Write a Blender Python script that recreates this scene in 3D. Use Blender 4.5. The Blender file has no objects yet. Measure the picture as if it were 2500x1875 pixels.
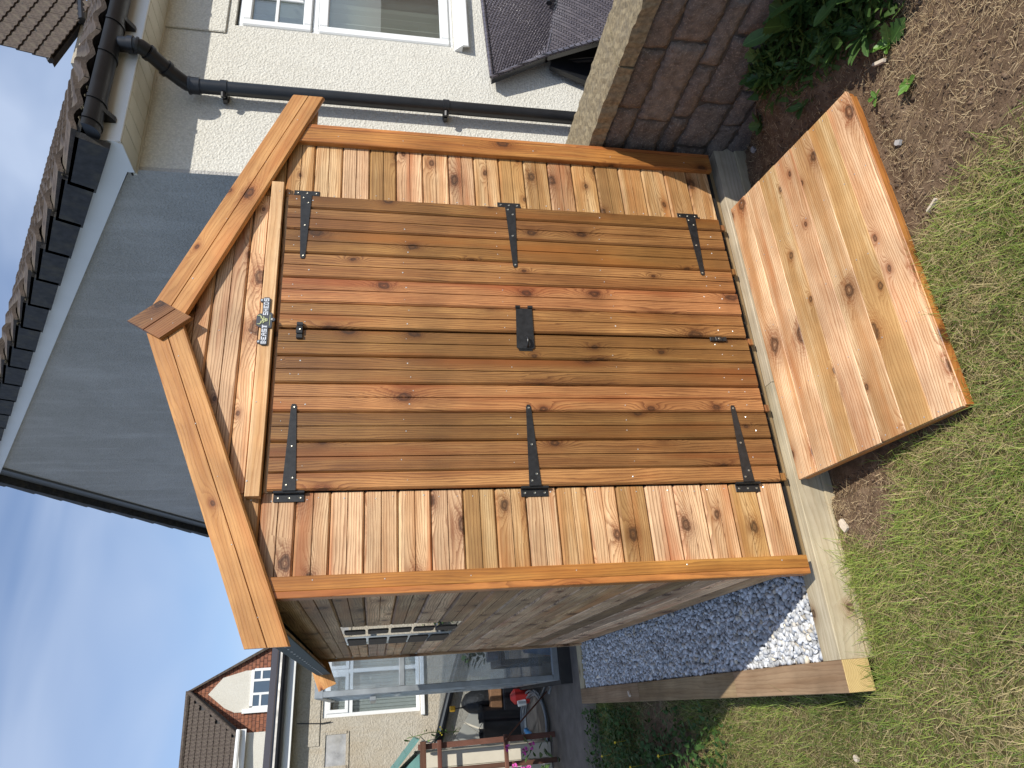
import bpy, bmesh, math, random
import numpy as np
from mathutils import Matrix, Vector, Euler
random.seed(7); RNG = np.random.default_rng(7)
sc = bpy.context.scene
C = sc.collection
PI = math.pi

# ------------------------------------------------------------------ camera, world, sun, exposure
def setup():
    pos = Vector((-0.3382, -2.2157, 1.4459)); yaw, pitch, roll = 0.4351, 0.1934, 0.0092
    cy, sy, cp, sp = math.cos(yaw), math.sin(yaw), math.cos(pitch), math.sin(pitch)
    F = Vector((sy*cp, cy*cp, -sp)); R = Vector((cy, -sy, 0)); U = R.cross(F)
    cr, sr = math.cos(roll), math.sin(roll)
    R2 = cr*R + sr*U; U2 = -sr*R + cr*U
    X, Y, Z = -U2, R2, -F                       # the phone was held on its side
    cam = bpy.data.cameras.new('camera'); co = bpy.data.objects.new('camera', cam); C.objects.link(co)
    m = Matrix(((X.x, Y.x, Z.x, pos.x), (X.y, Y.y, Z.y, pos.y), (X.z, Y.z, Z.z, pos.z), (0, 0, 0, 1)))
    co.matrix_world = m
    cam.sensor_fit = 'HORIZONTAL'; cam.sensor_width = 36; cam.lens = 1697.5/2500*36
    cam.clip_start = 0.05; cam.clip_end = 2000
    sc.camera = co
setup()
SUN = Vector((0.40, -1.0, 0.96)).normalized()
el = math.asin(SUN.z); az = math.atan2(SUN.x, SUN.y)
w = bpy.data.worlds.new('World'); sc.world = w; w.use_nodes = True
nt = w.node_tree; nt.nodes.clear()
out = nt.nodes.new('ShaderNodeOutputWorld'); bg = nt.nodes.new('ShaderNodeBackground'); bg.inputs[1].default_value = 0.14
sky = nt.nodes.new('ShaderNodeTexSky'); sky.sky_type = 'NISHITA'; sky.sun_disc = False
sky.sun_elevation = el; sky.sun_rotation = az % (2*PI); sky.air_density = 1.0; sky.dust_density = 0.4; sky.ozone_density = 4.0
tc = nt.nodes.new('ShaderNodeTexCoord'); mp = nt.nodes.new('ShaderNodeMapping'); mp.inputs['Scale'].default_value = (1.0, 1.2, 2.6)
no = nt.nodes.new('ShaderNodeTexNoise'); no.inputs['Scale'].default_value = 1.7; no.inputs['Detail'].default_value = 4; no.inputs['Roughness'].default_value = .5; no.inputs['Distortion'].default_value = .5
rp = nt.nodes.new('ShaderNodeValToRGB'); rp.color_ramp.elements[0].position = .38; rp.color_ramp.elements[1].position = .68
rp.color_ramp.elements[0].color = (0, 0, 0, 1); rp.color_ramp.elements[1].color = (.80, .80, .80, 1)
mx = nt.nodes.new('ShaderNodeMix'); mx.data_type = 'RGBA'
nt.links.new(tc.outputs['Generated'], mp.inputs[0]); nt.links.new(mp.outputs[0], no.inputs[0]); nt.links.new(no.outputs[0], rp.inputs[0])
nt.links.new(rp.outputs[0], mx.inputs[0]); tn = nt.nodes.new('ShaderNodeMix'); tn.data_type = 'RGBA'; tn.blend_type = 'MULTIPLY'; tn.inputs[0].default_value = 1; tn.inputs[7].default_value = (1.02, .99, 1.02, 1); nt.links.new(sky.outputs[0], tn.inputs[6]); nt.links.new(tn.outputs[2], mx.inputs[6]); mx.inputs[7].default_value = (4.3, 5.1, 6.6, 1)
nt.links.new(mx.outputs[2], bg.inputs[0]); nt.links.new(bg.outputs[0], out.inputs[0])
sl = bpy.data.lights.new('sun', 'SUN'); sl.energy = 4.6; sl.angle = math.radians(.53); sl.color = (1, .955, .87)
so = bpy.data.objects.new('sun', sl); C.objects.link(so); so.rotation_euler = (-SUN).to_track_quat('-Z', 'Y').to_euler(); so.location = (3, -8, 8)
vs = sc.view_settings; vs.view_transform = 'Standard'; vs.look = 'None'; vs.gamma = 1; vs.use_curve_mapping = False; vs.exposure = 0.0
sc.cycles.max_bounces = 6; sc.cycles.diffuse_bounces = 3; sc.cycles.glossy_bounces = 3; sc.cycles.transparent_max_bounces = 20; sc.cycles.transmission_bounces = 3

# ------------------------------------------------------------------ object helpers
W = {}
def place(o, parent=None, M=None):
    M = Matrix(M) if M is not None else Matrix.Identity(4)
    if o.name not in C.objects: C.objects.link(o)
    if parent is not None:
        o.parent = parent; o.matrix_parent_inverse = W[parent.name].inverted()
    o.matrix_basis = M; W[o.name] = M
    return o
def tag(o, label=None, cat=None, group=None, kind=None):
    if label: o['label'] = label
    if cat: o['category'] = cat
    if group: o['group'] = group
    if kind: o['kind'] = kind
    return o
def thing(name, label, cat, loc=(0, 0, 0), group=None, rz=0):
    o = bpy.data.objects.new(name, None); o.empty_display_size = .1
    place(o, None, Matrix.Translation(loc) @ Matrix.Rotation(rz, 4, 'Z'))
    return tag(o, label, cat, group)
def ob(name, me, mat=None, parent=None, M=None):
    if mat is not None and len(me.materials) == 0: me.materials.append(mat)
    o = bpy.data.objects.new(name, me)
    return place(o, parent, M)
def mesh(name, vs_, fs, smooth=False):
    me = bpy.data.meshes.new(name); me.from_pydata([tuple(v) for v in vs_], [], fs); me.update()
    if smooth:
        me.polygons.foreach_set('use_smooth', [True]*len(me.polygons))
    return me
def bm_mesh(name, bm, smooth=False):
    me = bpy.data.meshes.new(name); bm.normal_update(); bm.to_mesh(me); bm.free()
    if smooth: me.polygons.foreach_set('use_smooth', [True]*len(me.polygons))
    return me
def T(x, y, z): return Matrix.Translation((x, y, z))
class MB:
    def __init__(s): s.v = []; s.f = []; s.m = []
    def add(s, vs_, fs, mi=0, M=None):
        n = len(s.v)
        if M is not None: vs_ = [M @ Vector(v) for v in vs_]
        s.v += [tuple(v) for v in vs_]; s.f += [tuple(i+n for i in f) for f in fs]; s.m += [mi]*len(fs)
    def box(s, x0, x1, y0, y1, z0, z1, mi=0, c=0, M=None):
        if c <= 0:
            vs_ = [(x0,y0,z0),(x1,y0,z0),(x1,y1,z0),(x0,y1,z0),(x0,y0,z1),(x1,y0,z1),(x1,y1,z1),(x0,y1,z1)]
            s.add(vs_, [(0,3,2,1),(4,5,6,7),(0,1,5,4),(1,2,6,5),(2,3,7,6),(3,0,4,7)], mi, M)
        else:
            bm = bmesh.new(); bmesh.ops.create_cube(bm, size=1)
            for v in bm.verts: v.co = Vector(((x0+x1)/2+v.co.x*(x1-x0), (y0+y1)/2+v.co.y*(y1-y0), (z0+z1)/2+v.co.z*(z1-z0)))
            bmesh.ops.bevel(bm, geom=bm.edges[:], offset=c, segments=1, affect='EDGES')
            bm.verts.index_update()
            s.add([v.co.copy() for v in bm.verts], [[v.index for v in f.verts] for f in bm.faces], mi, M); bm.free()
    def poly_prism(s, pts, a, b, mi=0, axis='y', M=None):
        # pts 2D; axis of extrusion
        n = len(pts)
        def P(p, t):
            return {'y': (p[0], t, p[1]), 'x': (t, p[0], p[1]), 'z': (p[0], p[1], t)}[axis]
        vs_ = [P(p, a) for p in pts] + [P(p, b) for p in pts]
        fs = [tuple(range(n)), tuple(range(2*n-1, n-1, -1))] + [(i, i+n, (i+1) % n+n, (i+1) % n) for i in range(n)]
        s.add(vs_, fs, mi, M)
    def tube(s, pts, r, seg=12, mi=0, cap=True, M=None):
        pts = [Vector(p) for p in pts]; rs = r if isinstance(r, (list, tuple)) else [r]*len(pts)
        n0 = None; rings = []
        for i, p in enumerate(pts):
            a = pts[max(i-1, 0)]; b = pts[min(i+1, len(pts)-1)]; d = (b-a)
            d = d.normalized() if d.length > 1e-9 else Vector((0, 0, 1))
            if n0 is None: n0 = d.orthogonal().normalized()
            else:
                n0 = (n0 - d*n0.dot(d)); n0 = n0.normalized() if n0.length > 1e-6 else d.orthogonal().normalized()
            b2 = d.cross(n0)
            rings.append([p + rs[i]*(math.cos(2*PI*k/seg)*n0 + math.sin(2*PI*k/seg)*b2) for k in range(seg)])
        vs_ = [v for rg in rings for v in rg]; fs = []
        for i in range(len(rings)-1):
            for k in range(seg):
                fs.append((i*seg+k, i*seg+(k+1) % seg, (i+1)*seg+(k+1) % seg, (i+1)*seg+k))
        if cap:
            fs.append(tuple(range(seg-1, -1, -1))); fs.append(tuple((len(rings)-1)*seg+k for k in range(seg)))
        s.add(vs_, fs, mi, M)
    def build(s, name, mats, parent=None, M=None, smooth=False):
        me = bpy.data.meshes.new(name); me.from_pydata(s.v, [], s.f)
        mats = mats if isinstance(mats, (list, tuple)) else [mats]
        for m in mats: me.materials.append(m)
        me.polygons.foreach_set('material_index', s.m)
        bm = bmesh.new(); bm.from_mesh(me); bmesh.ops.recalc_face_normals(bm, faces=bm.faces); bm.to_mesh(me); bm.free()
        if smooth:
            me.polygons.foreach_set('use_smooth', [True]*len(me.polygons)); me.set_sharp_from_angle(angle=math.radians(40))
        me.update()
        return ob(name, me, None, parent, M)

# ------------------------------------------------------------------ material helpers
def mat_new(name):
    m = bpy.data.materials.new(name); m.use_nodes = True
    return m, m.node_tree, m.node_tree.nodes['Principled BSDF']
class NT:
    def __init__(s, nt): s.nt = nt
    def n(s, t, **k):
        x = s.nt.nodes.new('ShaderNode'+t)
        for a, b in k.items(): setattr(x, a, b)
        return x
    def l(s, a, b): s.nt.links.new(a, b)
    def math(s, op, a, b=None, c=None):
        x = s.n('Math', operation=op)
        for i, v in enumerate((a, b, c)):
            if v is None: continue
            if isinstance(v, (int, float)): x.inputs[i].default_value = v
            else: s.l(v, x.inputs[i])
        return x.outputs[0]
    def mixc(s, f, a, b, mode='MIX'):
        x = s.n('Mix', data_type='RGBA', blend_type=mode)
        for i, v in ((0, f), (6, a), (7, b)):
            if isinstance(v, (int, float)): x.inputs[i].default_value = v
            elif isinstance(v, tuple): x.inputs[i].default_value = (*v[:3], 1)
            else: s.l(v, x.inputs[i])
        return x.outputs[2]
    def ramp(s, f, stops, interp='LINEAR'):
        x = s.n('ValToRGB'); cr = x.color_ramp; cr.interpolation = interp
        while len(cr.elements) < len(stops): cr.elements.new(.5)
        for e, (p, c) in zip(cr.elements, stops):
            e.position = p; e.color = (*c[:3], 1) if isinstance(c, tuple) else (c, c, c, 1)
        s.l(f, x.inputs[0]); return x.outputs[0]
    def noise(s, vec, scale, detail=4, rough=.55, dist=0):
        x = s.n('TexNoise'); x.inputs['Scale'].default_value = scale; x.inputs['Detail'].default_value = detail
        x.inputs['Roughness'].default_value = rough; x.inputs['Distortion'].default_value = dist
        if vec is not None: s.l(vec, x.inputs['Vector'])
        return x.outputs[0]
    def map(s, vec, scale=(1, 1, 1), loc=(0, 0, 0)):
        x = s.n('Mapping'); x.inputs['Scale'].default_value = scale; x.inputs['Location'].default_value = loc
        s.l(vec, x.inputs[0]); return x.outputs[0]
    def bump(s, h, strength, dist, bsdf):
        x = s.n('Bump'); x.inputs['Strength'].default_value = strength; x.inputs['Distance'].default_value = dist
        s.l(h, x.inputs['Height']); s.l(x.outputs[0], bsdf.inputs['Normal']); return x

def wood(name, light, mid, dark, knot=1.0, rough=.5, ring=.007, kthresh=.45, var=.25, redness=.5, spec=.35, contrast=1.0, ksize=1.0):
    """grain runs along local X, board width along local Y; knots deflect the ring lines"""
    m, nt, b = mat_new(name); N = NT(nt)
    co = N.n('TexCoord').outputs['Object']; oi = N.n('ObjectInfo')
    sep = N.n('SeparateXYZ'); N.l(co, sep.inputs[0])
    rnd = oi.outputs['Random']
    r1 = N.math('MULTIPLY', rnd, 57.3); r2 = N.math('FRACT', N.math('MULTIPLY', rnd, 977.1)); r3 = N.math('FRACT', N.math('MULTIPLY', rnd, 3391.7))
    x = N.math('ADD', sep.outputs[0], r1); y = N.math('ADD', sep.outputs[1], N.math('MULTIPLY', r2, 3.7)); z = sep.outputs[2]
    y = N.math('ADD', y, N.math('MULTIPLY', z, .6))
    # knots
    kv = N.n('CombineXYZ'); N.l(N.math('MULTIPLY', x, 3.4), kv.inputs[0]); N.l(N.math('MULTIPLY', y, 7.0), kv.inputs[1])
    vo = N.n('TexVoronoi', voronoi_dimensions='2D'); vo.inputs['Scale'].default_value = 1.0; N.l(kv.outputs[0], vo.inputs['Vector'])
    sc_ = N.n('SeparateColor'); N.l(vo.outputs['Color'], sc_.inputs[0])
    has = N.math('GREATER_THAN', sc_.outputs[0], kthresh)
    ksz = N.math('ADD', N.math('MULTIPLY', N.math('POWER', sc_.outputs[1], 1.6), 1.15), .42)
    # metric distance from knot centre
    dv = N.n('VectorMath', operation='SUBTRACT'); N.l(kv.outputs[0], dv.inputs[0]); N.l(vo.outputs['Position'], dv.inputs[1])
    ds = N.n('SeparateXYZ'); N.l(dv.outputs[0], ds.inputs[0])
    wv_ = N.n('CombineXYZ'); N.l(x, wv_.inputs[0]); N.l(y, wv_.inputs[1])
    wob = N.noise(wv_.outputs[0], 38, 3, .6)
    dx = N.math('DIVIDE', ds.outputs[0], 3.4); dy = N.math('DIVIDE', ds.outputs[1], 7.0)
    dx2 = N.math('MULTIPLY', dx, .62)
    d2 = N.math('ADD', N.math('MULTIPLY', dx2, dx2), N.math('MULTIPLY', dy, dy))
    d = N.math('SQRT', d2); d = N.math('DIVIDE', d, ksz) if ksize == 1 else N.math('DIVIDE', d, N.math('MULTIPLY', ksz, ksize))
    d = N.math('ADD', d, N.math('MULTIPLY', N.math('SUBTRACT', wob, .5), .015))
    d = N.math('MAXIMUM', d, 0.0)
    dl = N.math('DIVIDE', N.math('SQRT', N.math('ADD', N.math('MULTIPLY', N.math('MULTIPLY', dx, .36), N.math('MULTIPLY', dx, .36)), N.math('MULTIPLY', dy, dy))), ksz)
    bumpk = N.math('MULTIPLY', N.math('EXPONENT', N.math('MULTIPLY', N.math('POWER', N.math('DIVIDE', dl, .026), 2), -1)), has)
    # ring field
    v1 = N.n('CombineXYZ'); N.l(N.math('MULTIPLY', x, .9), v1.inputs[0]); N.l(N.math('MULTIPLY', y, 7), v1.inputs[1]); N.l(r1, v1.inputs[2])
    v2 = N.n('CombineXYZ'); N.l(N.math('MULTIPLY', x, 5), v2.inputs[0]); N.l(N.math('MULTIPLY', y, 60), v2.inputs[1]); N.l(r1, v2.inputs[2])
    n1 = N.noise(v1.outputs[0], 1, 3, .5); n2 = N.noise(v2.outputs[0], 1, 3, .6)
    h = N.math('ADD', N.math('DIVIDE', y, ring), N.math('MULTIPLY', n1, .085/ring))
    h = N.math('ADD', h, N.math('MULTIPLY', n2, 1.4)); h = N.math('ADD', h, N.math('MULTIPLY', bumpk, .032/ring*knot))
    fr = N.math('FRACT', h)
    line = N.ramp(fr, [(0, 0.0), (.45, .12), (.82, .8), (.92, 1.0), (1.0, 0.0)])
    # long streaks
    v3 = N.n('CombineXYZ'); N.l(N.math('MULTIPLY', x, 1.6), v3.inputs[0]); N.l(N.math('MULTIPLY', y, 22), v3.inputs[1]); N.l(r1, v3.inputs[2])
    st = N.noise(v3.outputs[0], 1, 3, .55)
    v4 = N.n('CombineXYZ'); N.l(N.math('MULTIPLY', x, 25), v4.inputs[0]); N.l(N.math('MULTIPLY', y, 420), v4.inputs[1])
    fine = N.noise(v4.outputs[0], 1, 2, .6)
    blot = N.noise(co, 4.5, 3, .5)
    stf = N.math('ADD', st, N.math('MULTIPLY', N.math('SUBTRACT', r3, .5), var*.8))
    stm = N.ramp(stf, [(.34, 0.0), (.62, 1.0)])
    col = N.mixc(stm, light, mid)
    col = N.mixc(N.ramp(stf, [(.60, 0.0), (.80, .6)]), col, tuple((a+b*2)/3 for a, b in zip(mid, dark)))
    col = N.mixc(N.math('MULTIPLY', line, .55*contrast), col, dark)
    col = N.mixc(N.ramp(fine, [(.35, 0.0), (.8, .28)]), col, dark)
    red = tuple(c*f for c, f in zip(mid, (.88, .62, .50)))
    vr = N.n('CombineXYZ'); N.l(N.math('MULTIPLY', x, 1.1), vr.inputs[0]); N.l(N.math('MULTIPLY', y, 14), vr.inputs[1]); N.l(N.math('ADD', r1, 9.), vr.inputs[2])
    rd = N.ramp(N.noise(vr.outputs[0], 1, 2), [(.52, 0.0), (.7, redness)])
    col = N.mixc(rd, col, red)
    # knot halo and core
    halo = N.math('MULTIPLY', N.ramp(d, [(0.0, 1.0), (.012, .95), (.019, .62), (.028, .25), (.045, 0.0)]), has)
    ringk = N.ramp(N.math('FRACT', N.math('DIVIDE', d, .0042)), [(0, .4), (.5, 1.0), (1, .4)])
    col = N.mixc(N.math('MULTIPLY', N.math('MULTIPLY', halo, .85*min(knot, 1)), ringk), col, tuple(c*f for c, f in zip(dark, (.75, .5, .4))))
    core = N.math('MULTIPLY', N.ramp(d, [(0.0, .25), (.003, .55), (.0065, 1.0), (.0085, .9), (.0125, 0.0)]), has)
    col = N.mixc(N.math('MULTIPLY', core, .88*min(knot, 1)), col, (.045, .020, .010))
    # per board value
    hs = N.n('HueSaturation'); N.l(col, hs.inputs['Color'])
    N.l(N.math('ADD', N.math('MULTIPLY', r2, var*1.1), 1-var*.55), hs.inputs['Value']); N.l(N.math('ADD', N.math('MULTIPLY', r3, .020), .492), hs.inputs['Hue'])
    bl = N.mixc(.5, hs.outputs[0], N.ramp(blot, [(.32, .52), (.68, 1.28)]), 'MULTIPLY')
    N.l(bl, b.inputs['Base Color']); b.inputs['Roughness'].default_value = rough; b.inputs['Specular IOR Level'].default_value = spec
    N.l(N.math('ADD', N.math('MULTIPLY', fine, .25), rough-.12), b.inputs['Roughness'])
    hh = N.math('SUBTRACT', N.math('MULTIPLY', fine, .5), N.math('MULTIPLY', line, .5))
    N.bump(hh, .35, .0012, b)
    return m

M_DOOR = wood('door_timber', (.50, .245, .085), (.33, .140, .044), (.12, .040, .014), ring=.0085, kthresh=.36, rough=.42, redness=.85, var=.5, spec=.45, contrast=1.4, ksize=1.15)
M_PANEL = wood('panel_timber', (.82, .56, .31), (.52, .27, .110), (.24, .098, .036), ring=.009, kthresh=.38, rough=.5, redness=.8, var=.42, contrast=1.3, ksize=1.25)
M_SIDE = wood('side_timber', (.88, .63, .40), (.56, .34, .19), (.19, .09, .045), ring=.010, kthresh=.22, rough=.6, redness=.7, var=.7, contrast=1.4, ksize=1.3)
M_TRIM = wood('trim_timber', (.60, .265, .07), (.42, .155, .038), (.18, .06, .018), ring=.011, kthresh=.5, rough=.42, redness=.6, var=.2, spec=.45)
M_BARGE = wood('barge_timber', (.76, .43, .155), (.56, .27, .080), (.30, .11, .03), ring=.012, kthresh=.55, rough=.45, redness=.5, var=.14, contrast=.7)
M_BATTEN = wood('batten_timber', (.86, .60, .31), (.70, .42, .17), (.42, .19, .06), ring=.014, kthresh=.55, rough=.5, redness=.3, var=.12, contrast=.8)
M_RAMP = wood('ramp_timber', (.82, .58, .335), (.56, .31, .135), (.33, .145, .055), ring=.0088, kthresh=.28, rough=.5, redness=.55, var=.26, contrast=1.4, ksize=1.45)
M_SLP = wood('sleeper_timber', (.60, .52, .37), (.50, .42, .28), (.32, .245, .15), ring=.016, kthresh=.85, rough=.8, redness=.1, var=.14, spec=.15, contrast=.8)
M_SLPB = wood('brown_sleeper_timber', (.40, .285, .165), (.31, .205, .11), (.16, .10, .055), ring=.014, kthresh=1.1, rough=.8, redness=.1, var=.15, spec=.15, contrast=.7)
M_RUSTW = wood('old_brown_timber', (.20, .09, .055), (.13, .055, .035), (.06, .025, .018), ring=.01, kthresh=.9, rough=.7, var=.3)

def simple(name, col, rough=.5, metal=0., spec=.5, nscale=0, namt=.2, bscale=0, bdist=.001, bstr=.5, dirt=None):
    m, nt, b = mat_new(name); N = NT(nt)
    co = N.n('TexCoord').outputs['Object']
    b.inputs['Roughness'].default_value = rough; b.inputs['Metallic'].default_value = metal; b.inputs['Specular IOR Level'].default_value = spec
    c = None
    if nscale:
        lo = tuple(x*(1-namt) for x in col); hi = tuple(min(1, x*(1+namt)) for x in col)
        c = N.ramp(N.noise(co, nscale, 6, .6), [(.3, lo), (.7, hi)])
        if dirt: c = N.mixc(N.ramp(N.noise(co, nscale*.37+.6, 5, .6), [(.48, 0.0), (.75, dirt[1])]), c, dirt[0])
        N.l(c, b.inputs['Base Color'])
        N.l(N.math('ADD', N.math('MULTIPLY', N.noise(co, nscale*2, 3), .2), rough-.1), b.inputs['Roughness'])
    else: b.inputs['Base Color'].default_value = (*col, 1)
    if bscale: N.bump(N.noise(co, bscale, 4, .6), bstr, bdist, b)
    return m
def render_mat(name, col, grain=130, dist=.006, stain=(.3, .25, .17), stainamt=.15, strength=.9):
    m, nt, b = mat_new(name); N = NT(nt); co = N.n('TexCoord').outputs['Object']
    vo = N.n('TexVoronoi', feature='SMOOTH_F1'); vo.inputs['Scale'].default_value = grain; N.l(N.map(co, (1, 1, 1)), vo.inputs['Vector'])
    n = N.noise(co, grain*.7, 4, .65); h = N.math('ADD', N.math('MULTIPLY', vo.outputs['Distance'], -.8), n)
    c = N.ramp(h, [(-.0, tuple(x*.78 for x in col)), (.5, col), (.8, tuple(min(1, x*1.12) for x in col))])
    big = N.noise(co, 1.3, 6, .65); c = N.mixc(N.ramp(big, [(.45, 0.0), (.8, stainamt)]), c, stain)
    c = N.mixc(N.ramp(N.noise(N.map(co, (4, 4, .7)), 2.2, 4, .6), [(.5, 0.0), (.8, stainamt*.8)]), c, stain)
    N.l(c, b.inputs['Base Color']); b.inputs['Roughness'].default_value = .9; b.inputs['Specular IOR Level'].default_value = .2
    N.bump(h, strength, dist, b); return m
M_CREAM = render_mat('cream_render', (.76, .735, .655), 105, .006, (.42, .38, .28), .12)
M_GREY = render_mat('grey_render', (.50, .485, .455), 120, .007, (.66, .65, .63), .6)
M_NCREAM = render_mat('weathered_cream_render', (.55, .50, .41), 60, .010, (.34, .25, .14), .55)
M_WHITE = simple('white_upvc', (.80, .81, .80), .32, nscale=3, namt=.04, dirt=((.45, .45, .38), .12))
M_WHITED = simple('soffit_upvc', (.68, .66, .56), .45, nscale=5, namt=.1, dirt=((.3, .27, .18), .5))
M_BLACKP = simple('black_plastic', (.010, .011, .014), .36, nscale=6, namt=.3, dirt=((.04, .038, .036), .1))
M_BLACKM = simple('black_steel', (.018, .018, .019), .42, metal=.0, nscale=40, namt=.4, bscale=300, bdist=.0003)
M_SCREW = simple('zinc_screw', (.62, .58, .46), .3, metal=1.0)
M_NAIL = simple('nail_head', (.70, .69, .66), .3, metal=.5)
M_DARK = simple('dark_gap', (.012, .010, .008), .9)
M_FELT = simple('mineral_felt', (.085, .105, .105), .9, nscale=220, namt=.5, bscale=350, bdist=.001)
M_TILE = simple('brown_roof_tile', (.080, .060, .048), .85, nscale=22, namt=.6, bscale=90, bdist=.006, dirt=((.17, .145, .10), .55))
M_TILEEND = simple('dark_tile_edge', (.042, .042, .045), .8, nscale=30, namt=.4, bscale=150, bdist=.002, dirt=((.15, .13, .08), .4))
M_MOSS = simple('dry_moss', (.085, .072, .045), .95, nscale=60, namt=.6, bscale=160, bdist=.004)
M_CONC = simple('concrete', (.16, .138, .115), .9, nscale=9, namt=.3, bscale=140, bdist=.003, dirt=((.09, .08, .06), .6))
M_COPING = simple('coping_stone', (.235, .19, .115), .9, nscale=60, namt=.45, bscale=75, bdist=.004, bstr=.8, dirt=((.15, .13, .10), .6))
M_MORTAR = simple('old_mortar', (.075, .064, .054), .95, nscale=18, namt=.3, bscale=90, bdist=.006)
M_ALU = simple('greenhouse_aluminium', (.36, .39, .41), .45, metal=.6, nscale=8, namt=.2)
M_GREYP = simple('grey_pvc', (.30, .34, .37), .45, nscale=8, namt=.15)

def stone_mat():
    m, nt, b = mat_new('wall_stone'); N = NT(nt); co = N.n('TexCoord').outputs['Object']; r = N.n('ObjectInfo').outputs['Random']
    base = N.ramp(r, [(0, (.17, .14, .115)), (.35, (.25, .205, .17)), (.7, (.21, .18, .155)), (1, (.29, .245, .205))])
    c = N.mixc(N.ramp(N.noise(co, 30, 7, .75), [(.35, 0.0), (.65, .75)]), base, (.06, .052, .046))
    c = N.mixc(N.ramp(N.noise(co, 120, 3, .7), [(.52, 0.0), (.66, .65)]), c, (.42, .34, .28))
    N.l(c, b.inputs['Base Color']); b.inputs['Roughness'].default_value = .9; b.inputs['Specular IOR Level'].default_value = .2
    N.bump(N.math('ADD', N.noise(co, 70, 6, .7), N.math('MULTIPLY', N.noise(co, 14, 3), .8)), .9, .010, b); return m
M_STONE = stone_mat()
def glass_mat(name, tint=(.9, .95, .93), refl=.12, rough=.02, dirty=.06, ior=1.5):
    m, nt, b = mat_new(name); N = NT(nt); nt.nodes.remove(b)
    outn = [n for n in nt.nodes if n.type == 'OUTPUT_MATERIAL'][0]
    tr = N.n('BsdfTransparent'); tr.inputs[0].default_value = (*tint, 1)
    gl = N.n('BsdfGlossy'); gl.inputs['Roughness'].default_value = rough; gl.inputs[0].default_value = (1, 1, 1, 1)
    fr = N.n('Fresnel'); bf = N.n('NewGeometry').outputs['Backfacing']; N.l(N.math('SUBTRACT', ior, N.math('MULTIPLY', bf, ior-1/ior)), fr.inputs[0])
    f = N.math('MINIMUM', N.math('ADD', N.math('MULTIPLY', fr.outputs[0], 1.0), refl), 1.0)
    ms = N.n('MixShader'); N.l(f, ms.inputs[0]); N.l(tr.outputs[0], ms.inputs[1]); N.l(gl.outputs[0], ms.inputs[2])
    df = N.n('BsdfDiffuse'); df.inputs[0].default_value = (.6, .62, .58, 1)
    m2 = N.n('MixShader'); co = N.n('TexCoord').outputs['Object']
    N.l(N.ramp(N.noise(co, 3, 5, .6), [(.3, dirty*.4), (.8, dirty*1.8)]), m2.inputs[0]); N.l(ms.outputs[0], m2.inputs[1]); N.l(df.outputs[0], m2.inputs[2])
    N.l(m2.outputs[0], outn.inputs[0]); return m
M_GLASS = glass_mat('window_glass', (.80, .83, .82), .10, .01, .03)
M_SHGLASS = glass_mat('shed_window_glass', (.5, .52, .5), .35, .01, .05)
M_REFLD = simple('dark_pane_reflection', (.035, .022, .015), .7, nscale=20)  # dark colour painted for the reflection in the shed pane
M_GHGLASS = glass_mat('greenhouse_glass', (.86, .90, .95), .03, .03, .10)

# ------------------------------------------------------------------ timber pieces
_pm = {}
def prof(kind, Wd, Th):
    h = Wd/2; c = .0055
    if kind == 'log':      # bevelled edges, narrow centre groove; outward face at z=Th
        g = .0018; gd = .0065
        return [(-h, 0), (-h, Th-c*1.2), (-h+c, Th), (-g, Th), (-g*.3, Th-gd), (g*.3, Th-gd), (g, Th), (h-c, Th), (h, Th-c*1.2), (h, 0)]
    if kind == 'half':
        return [(-h, 0), (-h, Th-c*1.2), (-h+c, Th), (h-.001, Th), (h, Th-.001), (h, 0)]
    if kind == 'round':
        c = min(Wd, Th)*.22
        return [(-h, 0), (-h, Th-c), (-h+c*.3, Th-c*.3), (-h+c, Th), (h-c, Th), (h-c*.3, Th-c*.3), (h, Th-c), (h, 0)]
    c = min(.0022, Wd*.2)
    return [(-h, 0), (-h, Th-c), (-h+c, Th), (h-c, Th), (h, Th-c), (h, 0)]
def plank(name, parent, p0, dx, dy, L, Wd, Th, mat, kind='flat', s0=0, s1=0, label=None):
    """p0: centre of the start end on the back face; dx along, dy width direction; outward = dx x dy"""
    dx = Vector(dx).normalized(); dy = Vector(dy).normalized(); dz = dx.cross(dy)
    key = (round(L, 3), round(Wd, 4), round(Th, 4), kind, round(s0, 3), round(s1, 3), mat.name)
    if key not in _pm:
        P = prof(kind, Wd, Th); n = len(P)
        vs_ = [(s0*p[0], p[0], p[1]) for p in P] + [(L+s1*p[0], p[0], p[1]) for p in P]
        fs = [tuple(range(n)), tuple(range(2*n-1, n-1, -1))] + [(i, i+n, (i+1) % n+n, (i+1) % n) for i in range(n)]
        me = mesh(name, vs_, fs); bm = bmesh.new(); bm.from_mesh(me); bmesh.ops.recalc_face_normals(bm, faces=bm.faces); bm.to_mesh(me); bm.free()
        me.materials.append(mat); _pm[key] = me
    M = Matrix(((dx.x, dy.x, dz.x, p0[0]), (dx.y, dy.y, dz.y, p0[1]), (dx.z, dy.z, dz.z, p0[2]), (0, 0, 0, 1)))
    o = bpy.data.objects.new(name, _pm[key]); place(o, parent, M)
    if label: o['label'] = label
    return o
X_, Y_, Z_ = (1, 0, 0), (0, 1, 0), (0, 0, 1)

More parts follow.
